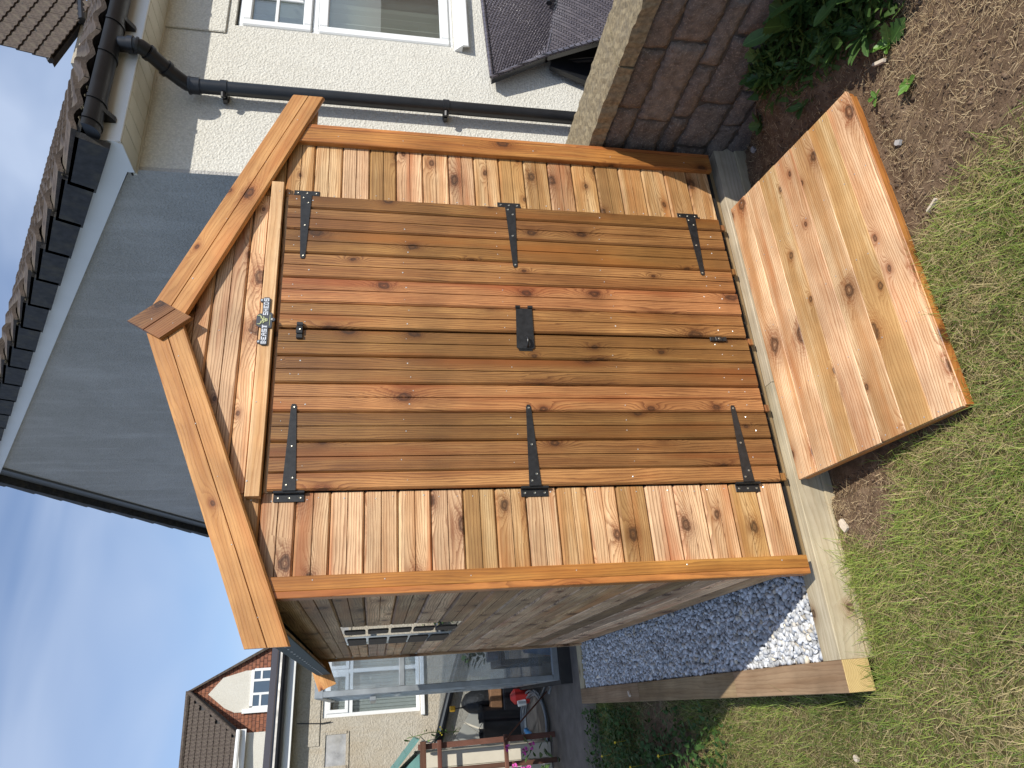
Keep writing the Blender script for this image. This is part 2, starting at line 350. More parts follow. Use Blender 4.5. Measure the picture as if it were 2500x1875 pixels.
# ------------------------------------------------------------------ value noise for numpy
_lat = RNG.random((64, 64, 8))
def vnoise(x, y, s, k=0):
    x = np.asarray(x)*s+13.7*k; y = np.asarray(y)*s+7.1*k
    xi = np.floor(x).astype(int); yi = np.floor(y).astype(int); fx = x-xi; fy = y-yi
    fx = fx*fx*(3-2*fx); fy = fy*fy*(3-2*fy); L = _lat[:, :, k % 8]
    a = L[xi % 64, yi % 64]; b = L[(xi+1) % 64, yi % 64]; c = L[xi % 64, (yi+1) % 64]; d = L[(xi+1) % 64, (yi+1) % 64]
    return (a*(1-fx)+b*fx)*(1-fy)+(c*(1-fx)+d*fx)*fy
def fbm(x, y, s, k=0): return (vnoise(x, y, s, k)+.5*vnoise(x, y, s*2.1, k+1)+.25*vnoise(x, y, s*4.3, k+2))/1.75
def sstep(a, b, t): t = np.clip((t-a)/(b-a), 0, 1); return t*t*(3-2*t)
def soilmask(x, y):
    """1 = bare soil, 0 = lawn"""
    n = (fbm(x, y, 5, 3)-.5)*.30
    right = sstep(-.05, .09, (x-.80)+n + np.clip(-.55-y, -1, .5)*-.10)
    hole = sstep(-.06, .06, .14-np.hypot((x-.20)*.9, (y+.13)*.75)+n*.4)
    under = ((x > .3) & (x < 1.5) & (y > -.68) & (y < 0)).astype(float)
    plants = sstep(-.1, .1, .26-np.hypot((x+.72)*.8, (y-1.95)*.55)+n*.6)
    return np.clip(np.maximum(np.maximum(right, hole), np.maximum(under, plants)), 0, 1)
def gheight(x, y):
    x = np.asarray(x, float); y = np.asarray(y, float)
    z = -.168 + .012*(fbm(x, y, 2.2, 1)-.5)*2
    s = soilmask(x, y)
    z = z + s*(.026*(fbm(x, y, 9, 2)-.5) + .016*(fbm(x, y, 30, 4)-.5) - .004)
    z = z + sstep(1.52, 1.86, x)*sstep(-.05, -.55, y)*.13 - sstep(1.5, 1.9, x)*sstep(-.3, -.02, y)*.03
    lim = ((x > .24) & (x < 1.56) & (y > -.76) & (y < 0))
    z = np.where(lim, np.minimum(z, -.184), z)
    inside = (x > -.38) & (y > 0) & (y < 3.1); z = np.where(inside, -.2, z)
    z = np.where(y > 3.15, -.175, z)
    return z

# ------------------------------------------------------------------ ground sheet
def ground_mat():
    m, nt, b = mat_new('soil_and_lawn_ground'); N = NT(nt); co = N.n('TexCoord').outputs['Object']
    at = N.n('Attribute', attribute_name='soil')
    soil = N.ramp(N.noise(co, 22, 8, .7), [(.25, (.085, .055, .033)), (.5, (.18, .12, .075)), (.75, (.31, .22, .145))])
    soil = N.mixc(N.ramp(N.noise(co, 240, 3, .7), [(.58, 0.0), (.75, .6)]), soil, (.30, .22, .14))
    lawn = N.ramp(N.noise(co, 30, 6, .7), [(.3, (.075, .065, .026)), (.55, (.15, .125, .052)), (.8, (.28, .22, .11))])
    c = N.mixc(at.outputs['Fac'], lawn, soil)
    N.l(c, b.inputs['Base Color']); b.inputs['Roughness'].default_value = .95; b.inputs['Specular IOR Level'].default_value = .1
    N.bump(N.noise(co, 110, 7, .75), 1.0, .008, b); return m
def build_ground():
    xs = np.concatenate([[-600, -100, -30, -10, -5, -3], np.arange(-2, 2.3, .016), [3, 5, 10, 30, 100, 600]])
    ys = np.concatenate([[-600, -100, -20, -6, -3], np.arange(-1.8, 3.3, .018), [4, 5, 7, 10, 30, 100, 600]])
    X, Y = np.meshgrid(xs, ys, indexing='ij'); Zg = gheight(X, Y); Zg = np.where((abs(X) > 2.6) | (Y < -2), -.175, Zg)
    nx, ny = X.shape; co = np.stack([X, Y, Zg], -1).reshape(-1, 3)
    i, j = np.meshgrid(np.arange(nx-1), np.arange(ny-1), indexing='ij'); a = (i*ny+j).ravel()
    f = np.stack([a, a+ny, a+ny+1, a+1], 1)
    me = bpy.data.meshes.new('ground'); me.vertices.add(len(co)); me.vertices.foreach_set('co', co.ravel().astype(np.float32))
    me.loops.add(f.size); me.loops.foreach_set('vertex_index', f.ravel().astype(np.int32)); me.polygons.add(len(f))
    me.polygons.foreach_set('loop_start', np.arange(0, f.size, 4, dtype=np.int32)); me.polygons.foreach_set('loop_total', np.full(len(f), 4, np.int32))
    me.update(calc_edges=True)
    at = me.attributes.new('soil', 'FLOAT', 'POINT'); at.data.foreach_set('value', soilmask(X, Y).ravel().astype(np.float32))
    me.polygons.foreach_set('use_smooth', np.ones(len(f), bool))
    tag(ob('ground', me, ground_mat()), kind='structure')
build_ground()

def tri_mesh(name, V, Fs, col=None, mat=None, kind='stuff', label=None, cat=None, parent=None):
    """V (n,3); Fs (m,3); col per vertex (n,3)"""
    me = bpy.data.meshes.new(name); me.vertices.add(len(V)); me.vertices.foreach_set('co', V.astype(np.float32).ravel())
    me.loops.add(Fs.size); me.loops.foreach_set('vertex_index', Fs.astype(np.int32).ravel()); me.polygons.add(len(Fs))
    me.polygons.foreach_set('loop_start', np.arange(0, Fs.size, 3, dtype=np.int32)); me.polygons.foreach_set('loop_total', np.full(len(Fs), 3, np.int32))
    me.update(calc_edges=True)
    if col is not None:
        a = me.color_attributes.new('tint', 'FLOAT_COLOR', 'POINT'); a.data.foreach_set('color', np.concatenate([col, np.ones((len(col), 1))], 1).astype(np.float32).ravel())
    o = ob(name, me, mat, parent); return tag(o, label, cat, kind=kind)
def tint_mat(name, rough=.6, trans=.0, spec=.3):
    m, nt, b = mat_new(name); N = NT(nt); at = N.n('Attribute', attribute_name='tint')
    N.l(at.outputs['Color'], b.inputs['Base Color']); b.inputs['Roughness'].default_value = rough; b.inputs['Specular IOR Level'].default_value = spec
    if trans:
        tl = N.n('BsdfTranslucent'); N.l(at.outputs['Color'], tl.inputs[0]); ms = N.n('MixShader'); ms.inputs[0].default_value = trans
        o = [n for n in nt.nodes if n.type == 'OUTPUT_MATERIAL'][0]; N.l(b.outputs[0], ms.inputs[1]); N.l(tl.outputs[0], ms.inputs[2]); N.l(ms.outputs[0], o.inputs[0])
    return m
M_GRASS = tint_mat('grass_blades', .55, .25); M_STRAW = tint_mat('dry_straw', .8, .1); M_PEB = tint_mat('limestone_chips', .75, 0, .25)
def blades(P, L, Wd, lean, droop, az, col, seg=3):
    """P (n,3) roots, lean radians from vertical at base, droop added at the tip"""
    n = len(P); V = np.zeros((n, seg*2+1, 3)); d = np.stack([np.cos(az), np.sin(az)], 1); sd = np.stack([-np.sin(az), np.cos(az)], 1)
    p = P.copy()
    for k in range(seg+1):
        t = k/seg; wv = Wd*(1-t**1.6)*.5
        if k < seg:
            V[:, 2*k, :2] = p[:, :2]-sd*wv[:, None]; V[:, 2*k, 2] = p[:, 2]; V[:, 2*k+1, :2] = p[:, :2]+sd*wv[:, None]; V[:, 2*k+1, 2] = p[:, 2]
            th = lean+droop*(t+.5/seg)
            p = p+np.concatenate([d*(np.sin(th)*L/seg)[:, None], (np.cos(th)*L/seg)[:, None]], 1)
        else: V[:, 2*seg] = p
    base = (np.arange(n)*(2*seg+1))[:, None]; F = []
    for k in range(seg-1): F += [[2*k, 2*k+1, 2*k+3], [2*k, 2*k+3, 2*k+2]]
    F.append([2*seg-2, 2*seg-1, 2*seg]); F = np.array(F)
    Fs = (base[:, :, None]+F[None]).reshape(-1, 3)
    return V.reshape(-1, 3), Fs, np.repeat(col, 2*seg+1, 0)
def floor_clip(V, off=.001):
    g = gheight(V[:, 0], V[:, 1])+off; V[:, 2] = np.maximum(V[:, 2], g); return V
def grass():
    n = 560000
    x = RNG.uniform(-1.9, 1.75, n); y = RNG.uniform(-1.75, 3.15, n)
    # keep only the wedge near the picture: near lawn plus the strip left of the base
    keep = (y < 0) | (x < -.39)
    keep &= ~((x > -.385) & (y > -.02)); keep &= ~((x > .30) & (x < 1.53) & (y > -.70) & (y < .0))
    s = soilmask(x, y); dens = fbm(x, y, 3.2, 5); fine = vnoise(x, y, 22, 6)
    far = sstep(3.2, .5, np.hypot(x+.34, y+2.2)-.6)
    pr = (1-s)*(.35+1.25*np.clip(dens-.25, 0, 1))*(.55+.9*fine)*(.55+.45*far)
    keep &= RNG.random(n) < pr*1.2
    x, y = x[keep], y[keep]; n = len(x); z = gheight(x, y)
    L = RNG.gamma(5, .0078, n)*(.8+.5*vnoise(x, y, 6, 2)); edge = np.exp(-np.abs(y+.02)/.07)*(x > -.45)*(x < .32)+np.exp(-np.abs(x+.42)/.06)*(y > -.1)
    L = L*(1+.9*np.clip(edge, 0, 1)); Wd = RNG.uniform(.0010, .0024, n)
    dry = RNG.random(n) < .34+.70*np.clip(.52-fbm(x, y, 4.5, 7), 0, .5)*2
    g = RNG.random((n, 1)); g2 = vnoise(x, y, 2.5, 4)[:, None]
    green = np.array([.085, .155, .022])*(1-g)+np.array([.30, .345, .075])*g; green = green*(.75+.9*g2)
    tan = np.array([.50, .41, .20])*(.6+.8*RNG.random((n, 1)))
    col = np.where(dry[:, None], tan, green)
    az = RNG.uniform(0, 2*PI, n)+.6*np.sin(6*fbm(x, y, 2, 1))
    lean = np.where(dry, RNG.uniform(.7, 1.5, n), RNG.uniform(.15, 1.1, n)); droop = RNG.uniform(.2, 1.2, n)
    V, F, c = blades(np.stack([x, y, z], 1), L, Wd, lean, droop, az, col)
    V = floor_clip(V, .002)
    tri_mesh('lawn_grass', V, F, c, M_GRASS, label='short green and yellowing lawn grass in front of and beside the sleeper base', cat='grass')
def straw():
    n = 150000
    x = RNG.uniform(-1.5, 2.2, n); y = RNG.uniform(-1.8, 1.5, n)
    s = soilmask(x, y); clump = fbm(x, y, 4, 6)
    keep = ((y < -.02) | (x < -.42)) & ~((x > .285) & (x < 1.535) & (y > -.735)) & (x < 1.9)
    keep &= RNG.random(n) < np.where(s > .5, .30+1.6*np.clip(clump-.40, 0, 1)*2.0, .36)
    x, y = x[keep], y[keep]; n = len(x); z = gheight(x, y)+RNG.uniform(0, .010, n)
    L = RNG.gamma(2.4, .0080, n)+.004; Wd = RNG.uniform(.0008, .0020, n)
    k = RNG.random((n, 1)); col = np.array([.34, .23, .12])*(1-k)+np.array([.66, .52, .31])*k
    V, F, c = blades(np.stack([x, y, z], 1), L, Wd, RNG.uniform(1.2, 1.62, n), RNG.uniform(-.5, .5, n), RNG.uniform(0, 2*PI, n), col, 3)
    V = floor_clip(V, .0015)
    tri_mesh('dry_straw', V, F, c, M_STRAW, label='loose dry straw and dead grass scattered over the bare soil and lawn', cat='straw')
    # soil crumbs
    n = 26000; x = RNG.uniform(-.1, 2.0, n); y = RNG.uniform(-1.8, .0, n); s = soilmask(x, y)
    keep = (s > .6) & ~((x > .30) & (x < 1.52) & (y > -.70)); x, y = x[keep], y[keep]
    chips('soil_crumbs', x, y, gheight(x, y), RNG.gamma(2.0, .0011, len(x))+.0010, np.array([.14, .092, .058]), .5, 'loose crumbs of brown soil on the bare ground', 'soil')
def chips(name, x, y, z, r, base, var, label, cat, flat=.65, colf=None, mat=None):
    n = len(x)
    ico = bmesh.new(); bmesh.ops.create_icosphere(ico, subdivisions=1, radius=1); ico.verts.ensure_lookup_table()
    iv = np.array([v.co[:] for v in ico.verts]); fi = np.array([[v.index for v in f.verts] for f in ico.faces]); ico.free()
    nv = len(iv); vv = iv[None]*(1+RNG.uniform(-.32, .32, (n, nv, 1)))
    vv = vv*np.stack([RNG.uniform(.8, 1.35, n), RNG.uniform(.65, 1.0, n), RNG.uniform(.4, .8, n)], 1)[:, None]
    a, b_, c_ = RNG.uniform(0, 2*PI, n), RNG.uniform(-.7, .7, n), RNG.uniform(-.7, .7, n)
    ca, sa = np.cos(a), np.sin(a); cb, sb = np.cos(b_), np.sin(b_)
    X = vv[..., 0]*cb[:, None]+vv[..., 2]*sb[:, None]; Zz = -vv[..., 0]*sb[:, None]+vv[..., 2]*cb[:, None]; Y = vv[..., 1]
    cc, s2 = np.cos(c_), np.sin(c_); Y2 = Y*cc[:, None]-Zz*s2[:, None]; Z2 = Y*s2[:, None]+Zz*cc[:, None]
    Xr = X*ca[:, None]-Y2*sa[:, None]; Yr = X*sa[:, None]+Y2*ca[:, None]
    V = np.stack([Xr, Yr, Z2], -1)*r[:, None, None]+np.stack([x, y, z], 1)[:, None]
    F = (np.arange(n)*nv)[:, None, None]+fi[None]
    col = colf(n) if colf else base[None]*(1+var*RNG.uniform(-1, 1, (n, 1)))
    return tri_mesh(name, V.reshape(-1, 3), F.reshape(-1, 3), np.repeat(col, nv, 0), mat or M_PEB, label=label, cat=cat)
grass(); straw()

# ------------------------------------------------------------------ sleepers and gravel
def sleepers():
    g = 'timber sleepers edging the shed base'
    def slp(label, p0, dx, L, mat, Wd=.1, Th=.097, dy=None, endmat=None):
        dx = Vector(dx); dy = Vector((0, 0, 1)).cross(dx)
        o = plank('sleeper', None, (p0[0], p0[1], p0[2]), dx, dy, L, Wd, Th, mat, 'flat')
        return tag(o, label, 'sleeper', g)
    slp('pale front sleeper left of the joint, running under the left door to the corner', (-.2935, .038, -.147), X_, .9975, M_SLP)
    slp('darker stained front sleeper right of the joint, ending at the stone wall', (.7065, .0375, -.1475), X_, 1.30, M_SLP)
    slp('lower pale sleeper just showing beneath the front sleeper above the grass', (-.2935, .030, -.249), X_, 2.25, M_SLP, .1, .1)
    slp('brown side sleeper beside the gravel, its pale sawn end facing the lawn', (-.344, -.0115, -.147), Y_, .765, M_SLPB)
    slp('brown side sleeper in the middle of the gravel edge, half in shadow', (-.3445, .7555, -.1475), Y_, 1.19, M_SLPB)
    slp('shaded brown side sleeper at the far end of the gravel edge', (-.344, 1.9480, -.147), Y_, 1.23, M_SLPB)
    slp('pale sleeper closing the far end of the gravel strip', (-.293, 3.13, -.147), X_, 1.0, M_SLP)
    # sawn end of the side sleeper
    m, nt_, b = mat_new('sawn_end_grain'); N = NT(nt_); co = N.n('TexCoord').outputs['Object']
    wv = N.n('TexWave', wave_type='RINGS', rings_direction='Y'); wv.inputs['Scale'].default_value = 55; wv.inputs['Distortion'].default_value = 1.2; wv.inputs['Detail'].default_value = 2
    N.l(N.map(co, (1, 1, 1), (.01, 0, .03)), wv.inputs['Vector'])
    c = N.ramp(wv.outputs['Fac'], [(0, (.50, .34, .13)), (1, (.66, .48, .21))]); c = N.mixc(N.ramp(N.noise(co, 25, 4), [(.4, 0.0), (.8, .4)]), c, (.36, .22, .09))
    N.l(c, b.inputs['Base Color']); b.inputs['Roughness'].default_value = .8
    me = MB(); me.box(-.0495, .0495, -.0015, .0015, -.048, .048, c=.001)
    par = [o for o in C.objects if o.get('label', '').startswith('brown side sleeper beside')][0]
    o = me.build('sawn_end', m, par, T(-.344, -.0135, -.099))
    pale = lambda n: (lambda k, h: np.clip((np.array([[.66, .67, .68]])*(.50+.72*k))*(1+h*np.array([[.10, .02, -.10]])), 0, .9))(RNG.random((n, 1)), (RNG.random((n, 1)) < .14)*RNG.random((n, 1))*2.2)
    xs, ys, zs, rs = [], [], [], []
    for lay, (dz, n, r0) in enumerate(((-.080, 3400, .0130), (-.068, 3400, .0125), (-.061, 1300, .0115))):
        # jittered grid keeps the stones packed
        gx = np.sqrt(.30*3.05/n); X, Y = np.meshgrid(np.arange(-.285, .03, gx), np.arange(.10, 3.08, gx)); X = X.ravel()+RNG.uniform(-.5, .5, X.size)*gx; Y = Y.ravel()+RNG.uniform(-.5, .5, Y.size)*gx
        X = np.clip(X, -.284, .03); Y = np.clip(Y, .098, 3.08); xs.append(X); ys.append(Y); zs.append(dz+RNG.uniform(-.004, .004, X.size)); rs.append(r0*RNG.uniform(.7, 1.35, X.size))
    x, y, z, r = map(np.concatenate, (xs, ys, zs, rs))
    chips('gravel', x, y, z, r, None, 0, 'white and blue-grey limestone gravel between the shed and the side sleepers', 'gravel', colf=pale)
    b = MB(); b.box(-.292, .3, .09, 3.08, -.16, -.085); tag(b.build('gravel_bed', simple('grey_stone_dust', (.16, .17, .19), .9, nscale=80, namt=.5)), kind='structure')
sleepers()

# ------------------------------------------------------------------ the shed
PZ = .1055; RX = .90; SL = .391; SR = .402
shed = thing('garden_shed', 'new orange-brown timber shed with double doors, black hinges and a pitched roof', 'shed', (.9, 0, 0))
def roof_z(x, base=2.150):   # cladding limit under the roof
    return base - (SL if x < RX else SR)*abs(x-RX)
def shed_build():
    D = 2.89; TH = .014
    nails = []
    # inner dark carcass so no light leaks (framing and lining)
    b = MB()
    pts = [(0.004, -.02), (1.822, -.02), (1.822, roof_z(1.822)-.02), (RX, 2.12), (.004, roof_z(.004)-.02)]
    b.poly_prism(pts, .016, .030, axis='y'); b.build('front_frame', M_DARK, shed)
    b = MB(); b.box(.016, .9, .03, D, -.045, -.004); b.box(.9, 1.81, .03, D, -.045, -.004); b.build('floor_bearer', M_SLPB, shed)
    b = MB(); b.box(.03, .075, .10, D-.05, 0, .05); 
    # front cladding boards: left and right panels
    for k in range(0, 18):
        z0 = k*PZ
        zc = z0+PZ/2
        if k == 0: z0 = -.002
        for side in (0, 1):
            xa, xb = ((.02, .306) if side == 0 else (1.472, 1.80))
            zt = min(roof_z(xa), roof_z(xb))
            if zc-.05 > roof_z(.31 if side == 0 else 1.47): continue
            s0 = s1 = 0; L = xb-xa; xs = xa
            if side == 0 and zc+PZ/2 > roof_z(xa):      # slope-cut end on the left
                xs = max(xa, RX-(2.150-zc)/SL); L = xb-xs; s0 = 1/SL
                if L < .05: continue
            if side == 1 and zc+PZ/2 > roof_z(xb):
                xe = min(xb, RX+(2.150-zc)/SR); L = xe-xa; s1 = -1/SR
                if L < .05: continue
            plank('cladding_board', shed, (xs, .014, zc), X_, (0, 0, 1), L, PZ-.0026, TH, M_PANEL, 'log', s0, s1) if False else \
            plank('cladding_board', shed, (xs, .014, zc), X_, Z_, L, PZ-.0026, TH, M_PANEL, 'log', s0, s1)
            for dz in (-.026, .026):
                for xx in ((xb-.018,) if side == 0 else (xa+.022,)): nails.append((xx+random.uniform(-.004, .004), -.0006, zc+dz+random.uniform(-.004, .004)))
    # gable boards above the doors
    for k in (16, 17, 18, 19):
        zc = k*PZ+PZ/2
        if k == 16: zc += .0
        xl = RX-(2.150-zc)/SL; xr = RX+(2.150-zc)/SR
        if k in (16, 17):
            xl, xr = .308, 1.470
            if k == 17:
                plank('gable_board', shed, (xl, .014, zc), X_, Z_, xr-xl, PZ-.0026, TH, M_PANEL, 'log')
            else: plank('gable_board', shed, (xl, .014, zc+.02), X_, Z_, xr-xl, PZ-.045, TH, M_PANEL, 'log')
        else:
            plank('gable_board', shed, (xl, .014, zc), X_, Z_, xr-xl, PZ-.0026, TH, M_PANEL, 'log', 1/SL, -1/SR)
        for dz in (-.026, .026): nails.append((.885+random.uniform(-.01, .01), -.0006, zc+dz))
    # doors
    zb, zt = .013, 1.776
    for nm, xs, lab in (('door', (.308, .366, .4715, .577, .6805, .784, .888), 'left door, darker boards next to the hinges'), ('door', (.893, .995, 1.100, 1.205, 1.311, 1.410, 1.468), 'right door')):
        b = MB(); b.box(xs[0]+.004, xs[-1]-.004, -.006, -.001, zb+.01, zt-.004)
        for zz in (.12, .88, 1.66): b.box(xs[0]+.03, xs[-1]-.03, .000, .0125, zz, zz+.08)
        d = b.build(nm, M_DARK, shed)
        for i in range(6):
            x0, x1 = xs[i], xs[i+1]; half = (x1-x0) < .08
            dz = random.uniform(-.003, .003)
            plank('door_board', d, ((x0+x1)/2, -.0055, zb+dz), Z_, X_, zt-zb-dz*.5, x1-x0-.0016, .0145, M_DOOR, 'half' if half else 'log') if False else \
            plank('door_board', d, ((x0+x1)/2, -.0055, zt), (0, 0, -1), X_, zt-zb+dz, x1-x0-.0030, .0145, M_DOOR, 'half' if half else 'log')
            for zz in (.085, .145, .56, .98, 1.34, 1.69, 1.742):
                for fx in ((.27, .73) if not half else (.5,)):
                    if random.random() < .75: nails.append((x0+(x1-x0)*fx+random.uniform(-.008, .008), -.0205, zz+random.uniform(-.012, .012)))
    for xx in (.33, .60, .885, 1.215, 1.44):
        b = MB(); b.box(xx-.014, xx+.014, -.003, .012, -.020, .012, c=.002); b.build('door_ledge_end', M_DOOR, shed)
    # header batten
    b = MB(); pts = [(.289, 1.793), (1.513, 1.790), (1.513, 1.826), (1.496, 1.837), (.291, 1.838)]
    o = plank('header_batten', shed, (.289, -.0005, 1.8155), X_, Z_, 1.224, .045, .034, M_BATTEN)
    nails.extend([(.34, -.0352, 1.822), (1.47, -.0352, 1.818), (.60, -.0352, 1.816)])
    # corner trims
    plank('corner_trim', shed, (.022, .0, -.008), (0, 0, 1), (-1, 0, 0), roof_z(.02)-.04, .046, .022, M_TRIM, 'round') if False else None
    def vpost(x, y, z0, z1, wd, th, out):
        # out: '-y' or '-x' or '+x' facing
        if out == '-y': return plank('corner_trim', shed, (x, y, z1), (0, 0, -1), X_, z1-z0, wd, th, M_TRIM, 'flat')
        if out == '-x': return plank('corner_trim', shed, (x, y, z1), (0, 0, -1), (0, -1, 0), z1-z0, wd, th, M_TRIM, 'flat')
        if out == '+x': return plank('corner_trim', shed, (x, y, z1), (0, 0, -1), Y_, z1-z0, wd, th, M_TRIM, 'flat')
    zt0 = roof_z(.0)-.035
    vpost(.0235, -.0005, -.012, zt0, .043, .022, '-y'); vpost(.0015, .0025, -.012, zt0-.006, .050, .020, '-x')
    zt1 = roof_z(1.80)-.02
    vpost(1.771, -.0005, -.010, zt1, .074, .024, '-y'); vpost(1.8085, .004, -.010, zt1-.006, .055, .018, '+x')
    nails.extend([(.028, -.0228, z) for z in (.09, .42, .80, 1.15, 1.42, 1.62)]); nails.extend([(1.77, -.0248, z) for z in (.12, .45, .80, 1.10, 1.35, 1.60)])
    # left side wall with a window opening
    wy0, wy1, wz0, wz1 = 1.01, 1.93, 10*PZ+.004, 15*PZ+.004
    for k in range(17):
        zc = k*PZ+PZ/2
        spans = [(.03, D)] if not (10 <= k < 15) else [(.03, wy0), (wy1, D)]
        for a, e in spans:
            nm = 'side_board' if e-a > .25 else 'window_post_board'
            plank(nm, shed, (.014, e, zc), (0, -1, 0), Z_, e-a, PZ-.0026, TH, M_SIDE, 'log')
    b = MB(); b.box(.016, .05, wy0-.03, wy0, wz0, wz1); b.box(.016, .05, wy1, wy1+.03, wz0, wz1); b.box(.016, .05, wy0, wy1, wz1, wz1+.03); b.box(.016, .05, wy0, wy1, wz0-.03, wz0)
    fr = b.build('window', M_SIDE, shed)
    b = MB(); b.box(.0025, .0045, wy0, wy1, wz0, wz1); b.build('pane', M_SHGLASS, fr)
    for k in range(10, 15):
        zc = k*PZ+PZ/2
        for a, e in ((1.185, 1.345), (1.60, wy1-.002)):
            b = MB(); b.poly_prism([(a, zc-.040), (a+.02, zc-.047), (e-.02, zc-.047), (e, zc-.040), (e, zc+.040), (e-.02, zc+.047), (a+.02, zc+.047), (a, zc+.040)], -.0015, .0020, axis='x'); b.build('reflected_board_end', M_REFLD, fr)  # dark blocks stand in for board ends reflected in the glass
    # other walls
    b = MB(); b.poly_prism([(0.006, 0), (1.82, 0), (1.82, roof_z(1.82)-.02), (RX, 2.12), (.006, roof_z(0)-.02)], D-.014, D, axis='y'); b.build('rear_wall', M_SIDE, shed)
    b = MB(); b.box(1.806, 1.82, .03, D, 0, roof_z(1.82)-.02); b.build('right_wall', M_SIDE, shed)
    b = MB()
    b.box(.030, .036, .03, wy0-.03, 0, 1.72); b.box(.030, .036, wy1+.03, D-.02, 0, 1.72); b.box(.030, .036, wy0-.03, wy1+.03, 0, wz0-.03); b.box(.030, .036, wy0-.03, wy1+.03, wz1+.03, 1.72)
    b.build('wall_lining', M_DARK, shed)
    # rear trim at the back-left corner
    plank('corner_trim', shed, (-.0005, D-.022, roof_z(0)-.05), (0, 0, -1), (0, -1, 0), roof_z(0)-.05, .045, .016, M_SIDE)
    # roof: two slabs with felt, eaves felt strip with nails
    for s, sl_, xe in ((-1, SL, -.085), (1, SR, 1.905)):
        b = MB(); zt = 2.192; th = .018
        xa, xb = (RX, xe); za = zt; zb_ = zt-sl_*abs(xe-RX)
        b.poly_prism([(xa, za), (xb, zb_), (xb, zb_-th), (xa, za-th)], -.018, D+.02, axis='y')
        r = b.build('roof', M_FELT, shed)
        b = MB(); xo = xe+s*.001
        b.box(min(xo, xo+s*.005), max(xo, xo+s*.005), -.016, D+.018, zb_-.085, zb_+.004); f = b.build('felt_edge', M_FELT, r)
        if s < 0:
            b = MB()
            for i in range(24):
                y = .08+i*.12; b.box(xo-.0075, xo-.005, y-.004, y+.004, zb_-.035-.004, zb_-.035+.004)
            b.build('felt_nail', M_NAIL, r)
            b = MB(); b.box(-.080, -.045, 0, D, zb_-.052, zb_-.021); b.build('eaves_batten', M_SIDE, r)
    # barge boards and cap, front
    def barge(x0, z0, x1, z1, y, name='barge_board', dyout=-1):
        v = Vector((x1-x0, 0, z1-z0)); L = v.length; d = v.normalized()
        if dyout < 0:
            up = Vector((-d.z, 0, d.x));
            # outward = d x up = -y  (d=(+x), up=+z -> x cross z = -y)
            sl = d.z/d.x; return plank(name, shed, (x0, y, z0), d, up, L, .117, .017, M_BARGE, 'log', sl, sl)
        up = Vector((d.z, 0, -d.x)); return plank(name, shed, (x0, y, z0), d, up, L, .117, .017, M_BARGE, 'log')
    mid = lambda a, b_: (a+b_)/2
    bl = barge(-.152, 1.740, RX-.004, 2.144, -.021); br = barge(RX+.002, 2.144, 1.961, 1.726, -.0212)
    barge(-.172, 1.741, RX, 2.15, D+.022, dyout=1); barge(RX, 2.15, 1.97, 1.727, D+.0222, dyout=1)
    # filler: small overlap piece under the cap joint
    cx = [(.886, 2.250), (.965, 2.165), (.905, 2.045), (.819, 2.138)]
    ux = Vector((cx[1][0]-cx[0][0], 0, cx[1][1]-cx[0][1]))
    b = MB(); b.poly_prism(cx, 0, .013, axis='y')
    # cap built as a short board turned with its grain along the long side
    c0 = Vector(((cx[0][0]+cx[3][0])/2, -.0385, (cx[0][1]+cx[3][1])/2)); c1 = Vector(((cx[1][0]+cx[2][0])/2, -.0385, (cx[1][1]+cx[2][1])/2))
    d = (c1-c0).normalized(); up = Vector((-d.z, 0, d.x))
    e = Vector((cx[0][0]-cx[3][0], 0, cx[0][1]-cx[3][1])); sh = e.dot(d)/e.dot(up)
    cap = plank('ridge_cap', shed, c0, d, up, (c1-c0).length, e.dot(up), .013, M_DOOR, 'log', sh, sh)
    nails.extend([(.895, -.0518, 2.185), (.878, -.0518, 2.115)])
    for t in (.12, .35, .52, .72, .93): nails.append((RX-.014-t*1.03, -.0385, 2.139-t*1.03*SL))
    for t in (.15, .40, .66, .88): nails.append((RX+.012+t*1.04, -.0385, 2.138-t*1.04*SR))
    # nail heads: one joined part
    b = MB()
    for (x, y, z) in nails:
        r = random.choice((.0016, .0022, .0022, .0030)); x += random.uniform(-.004, .004); z += random.uniform(-.012, .012); k = 6
        vs_ = [(x+r*math.cos(a*2*PI/k), y, z+r*math.sin(a*2*PI/k)) for a in range(k)]+[(x+r*.6*math.cos(a*2*PI/k), y-.0008, z+r*.6*math.sin(a*2*PI/k)) for a in range(k)]
        b.add(vs_, [tuple(range(k, 2*k))]+[(a, (a+1) % k, (a+1) % k+k, a+k) for a in range(k)])
    tag(b.build('nail_heads', M_NAIL, shed), kind='stuff')
    # strap hinges
    def screw(b, x, y, z, mi=1, r=.0042):
        k = 8; vs_ = [(x+r*math.cos(a*2*PI/k), y, z+r*math.sin(a*2*PI/k)) for a in range(k)]+[(x+r*.7*math.cos(a*2*PI/k), y-.0012, z+r*.7*math.sin(a*2*PI/k)) for a in range(k)]+[(x, y-.0003, z)]
        b.add(vs_, [(a, (a+1) % k, (a+1) % k+k, a+k) for a in range(k)]+[(a+k, (a+1) % k+k, 2*k) for a in range(k)], mi)
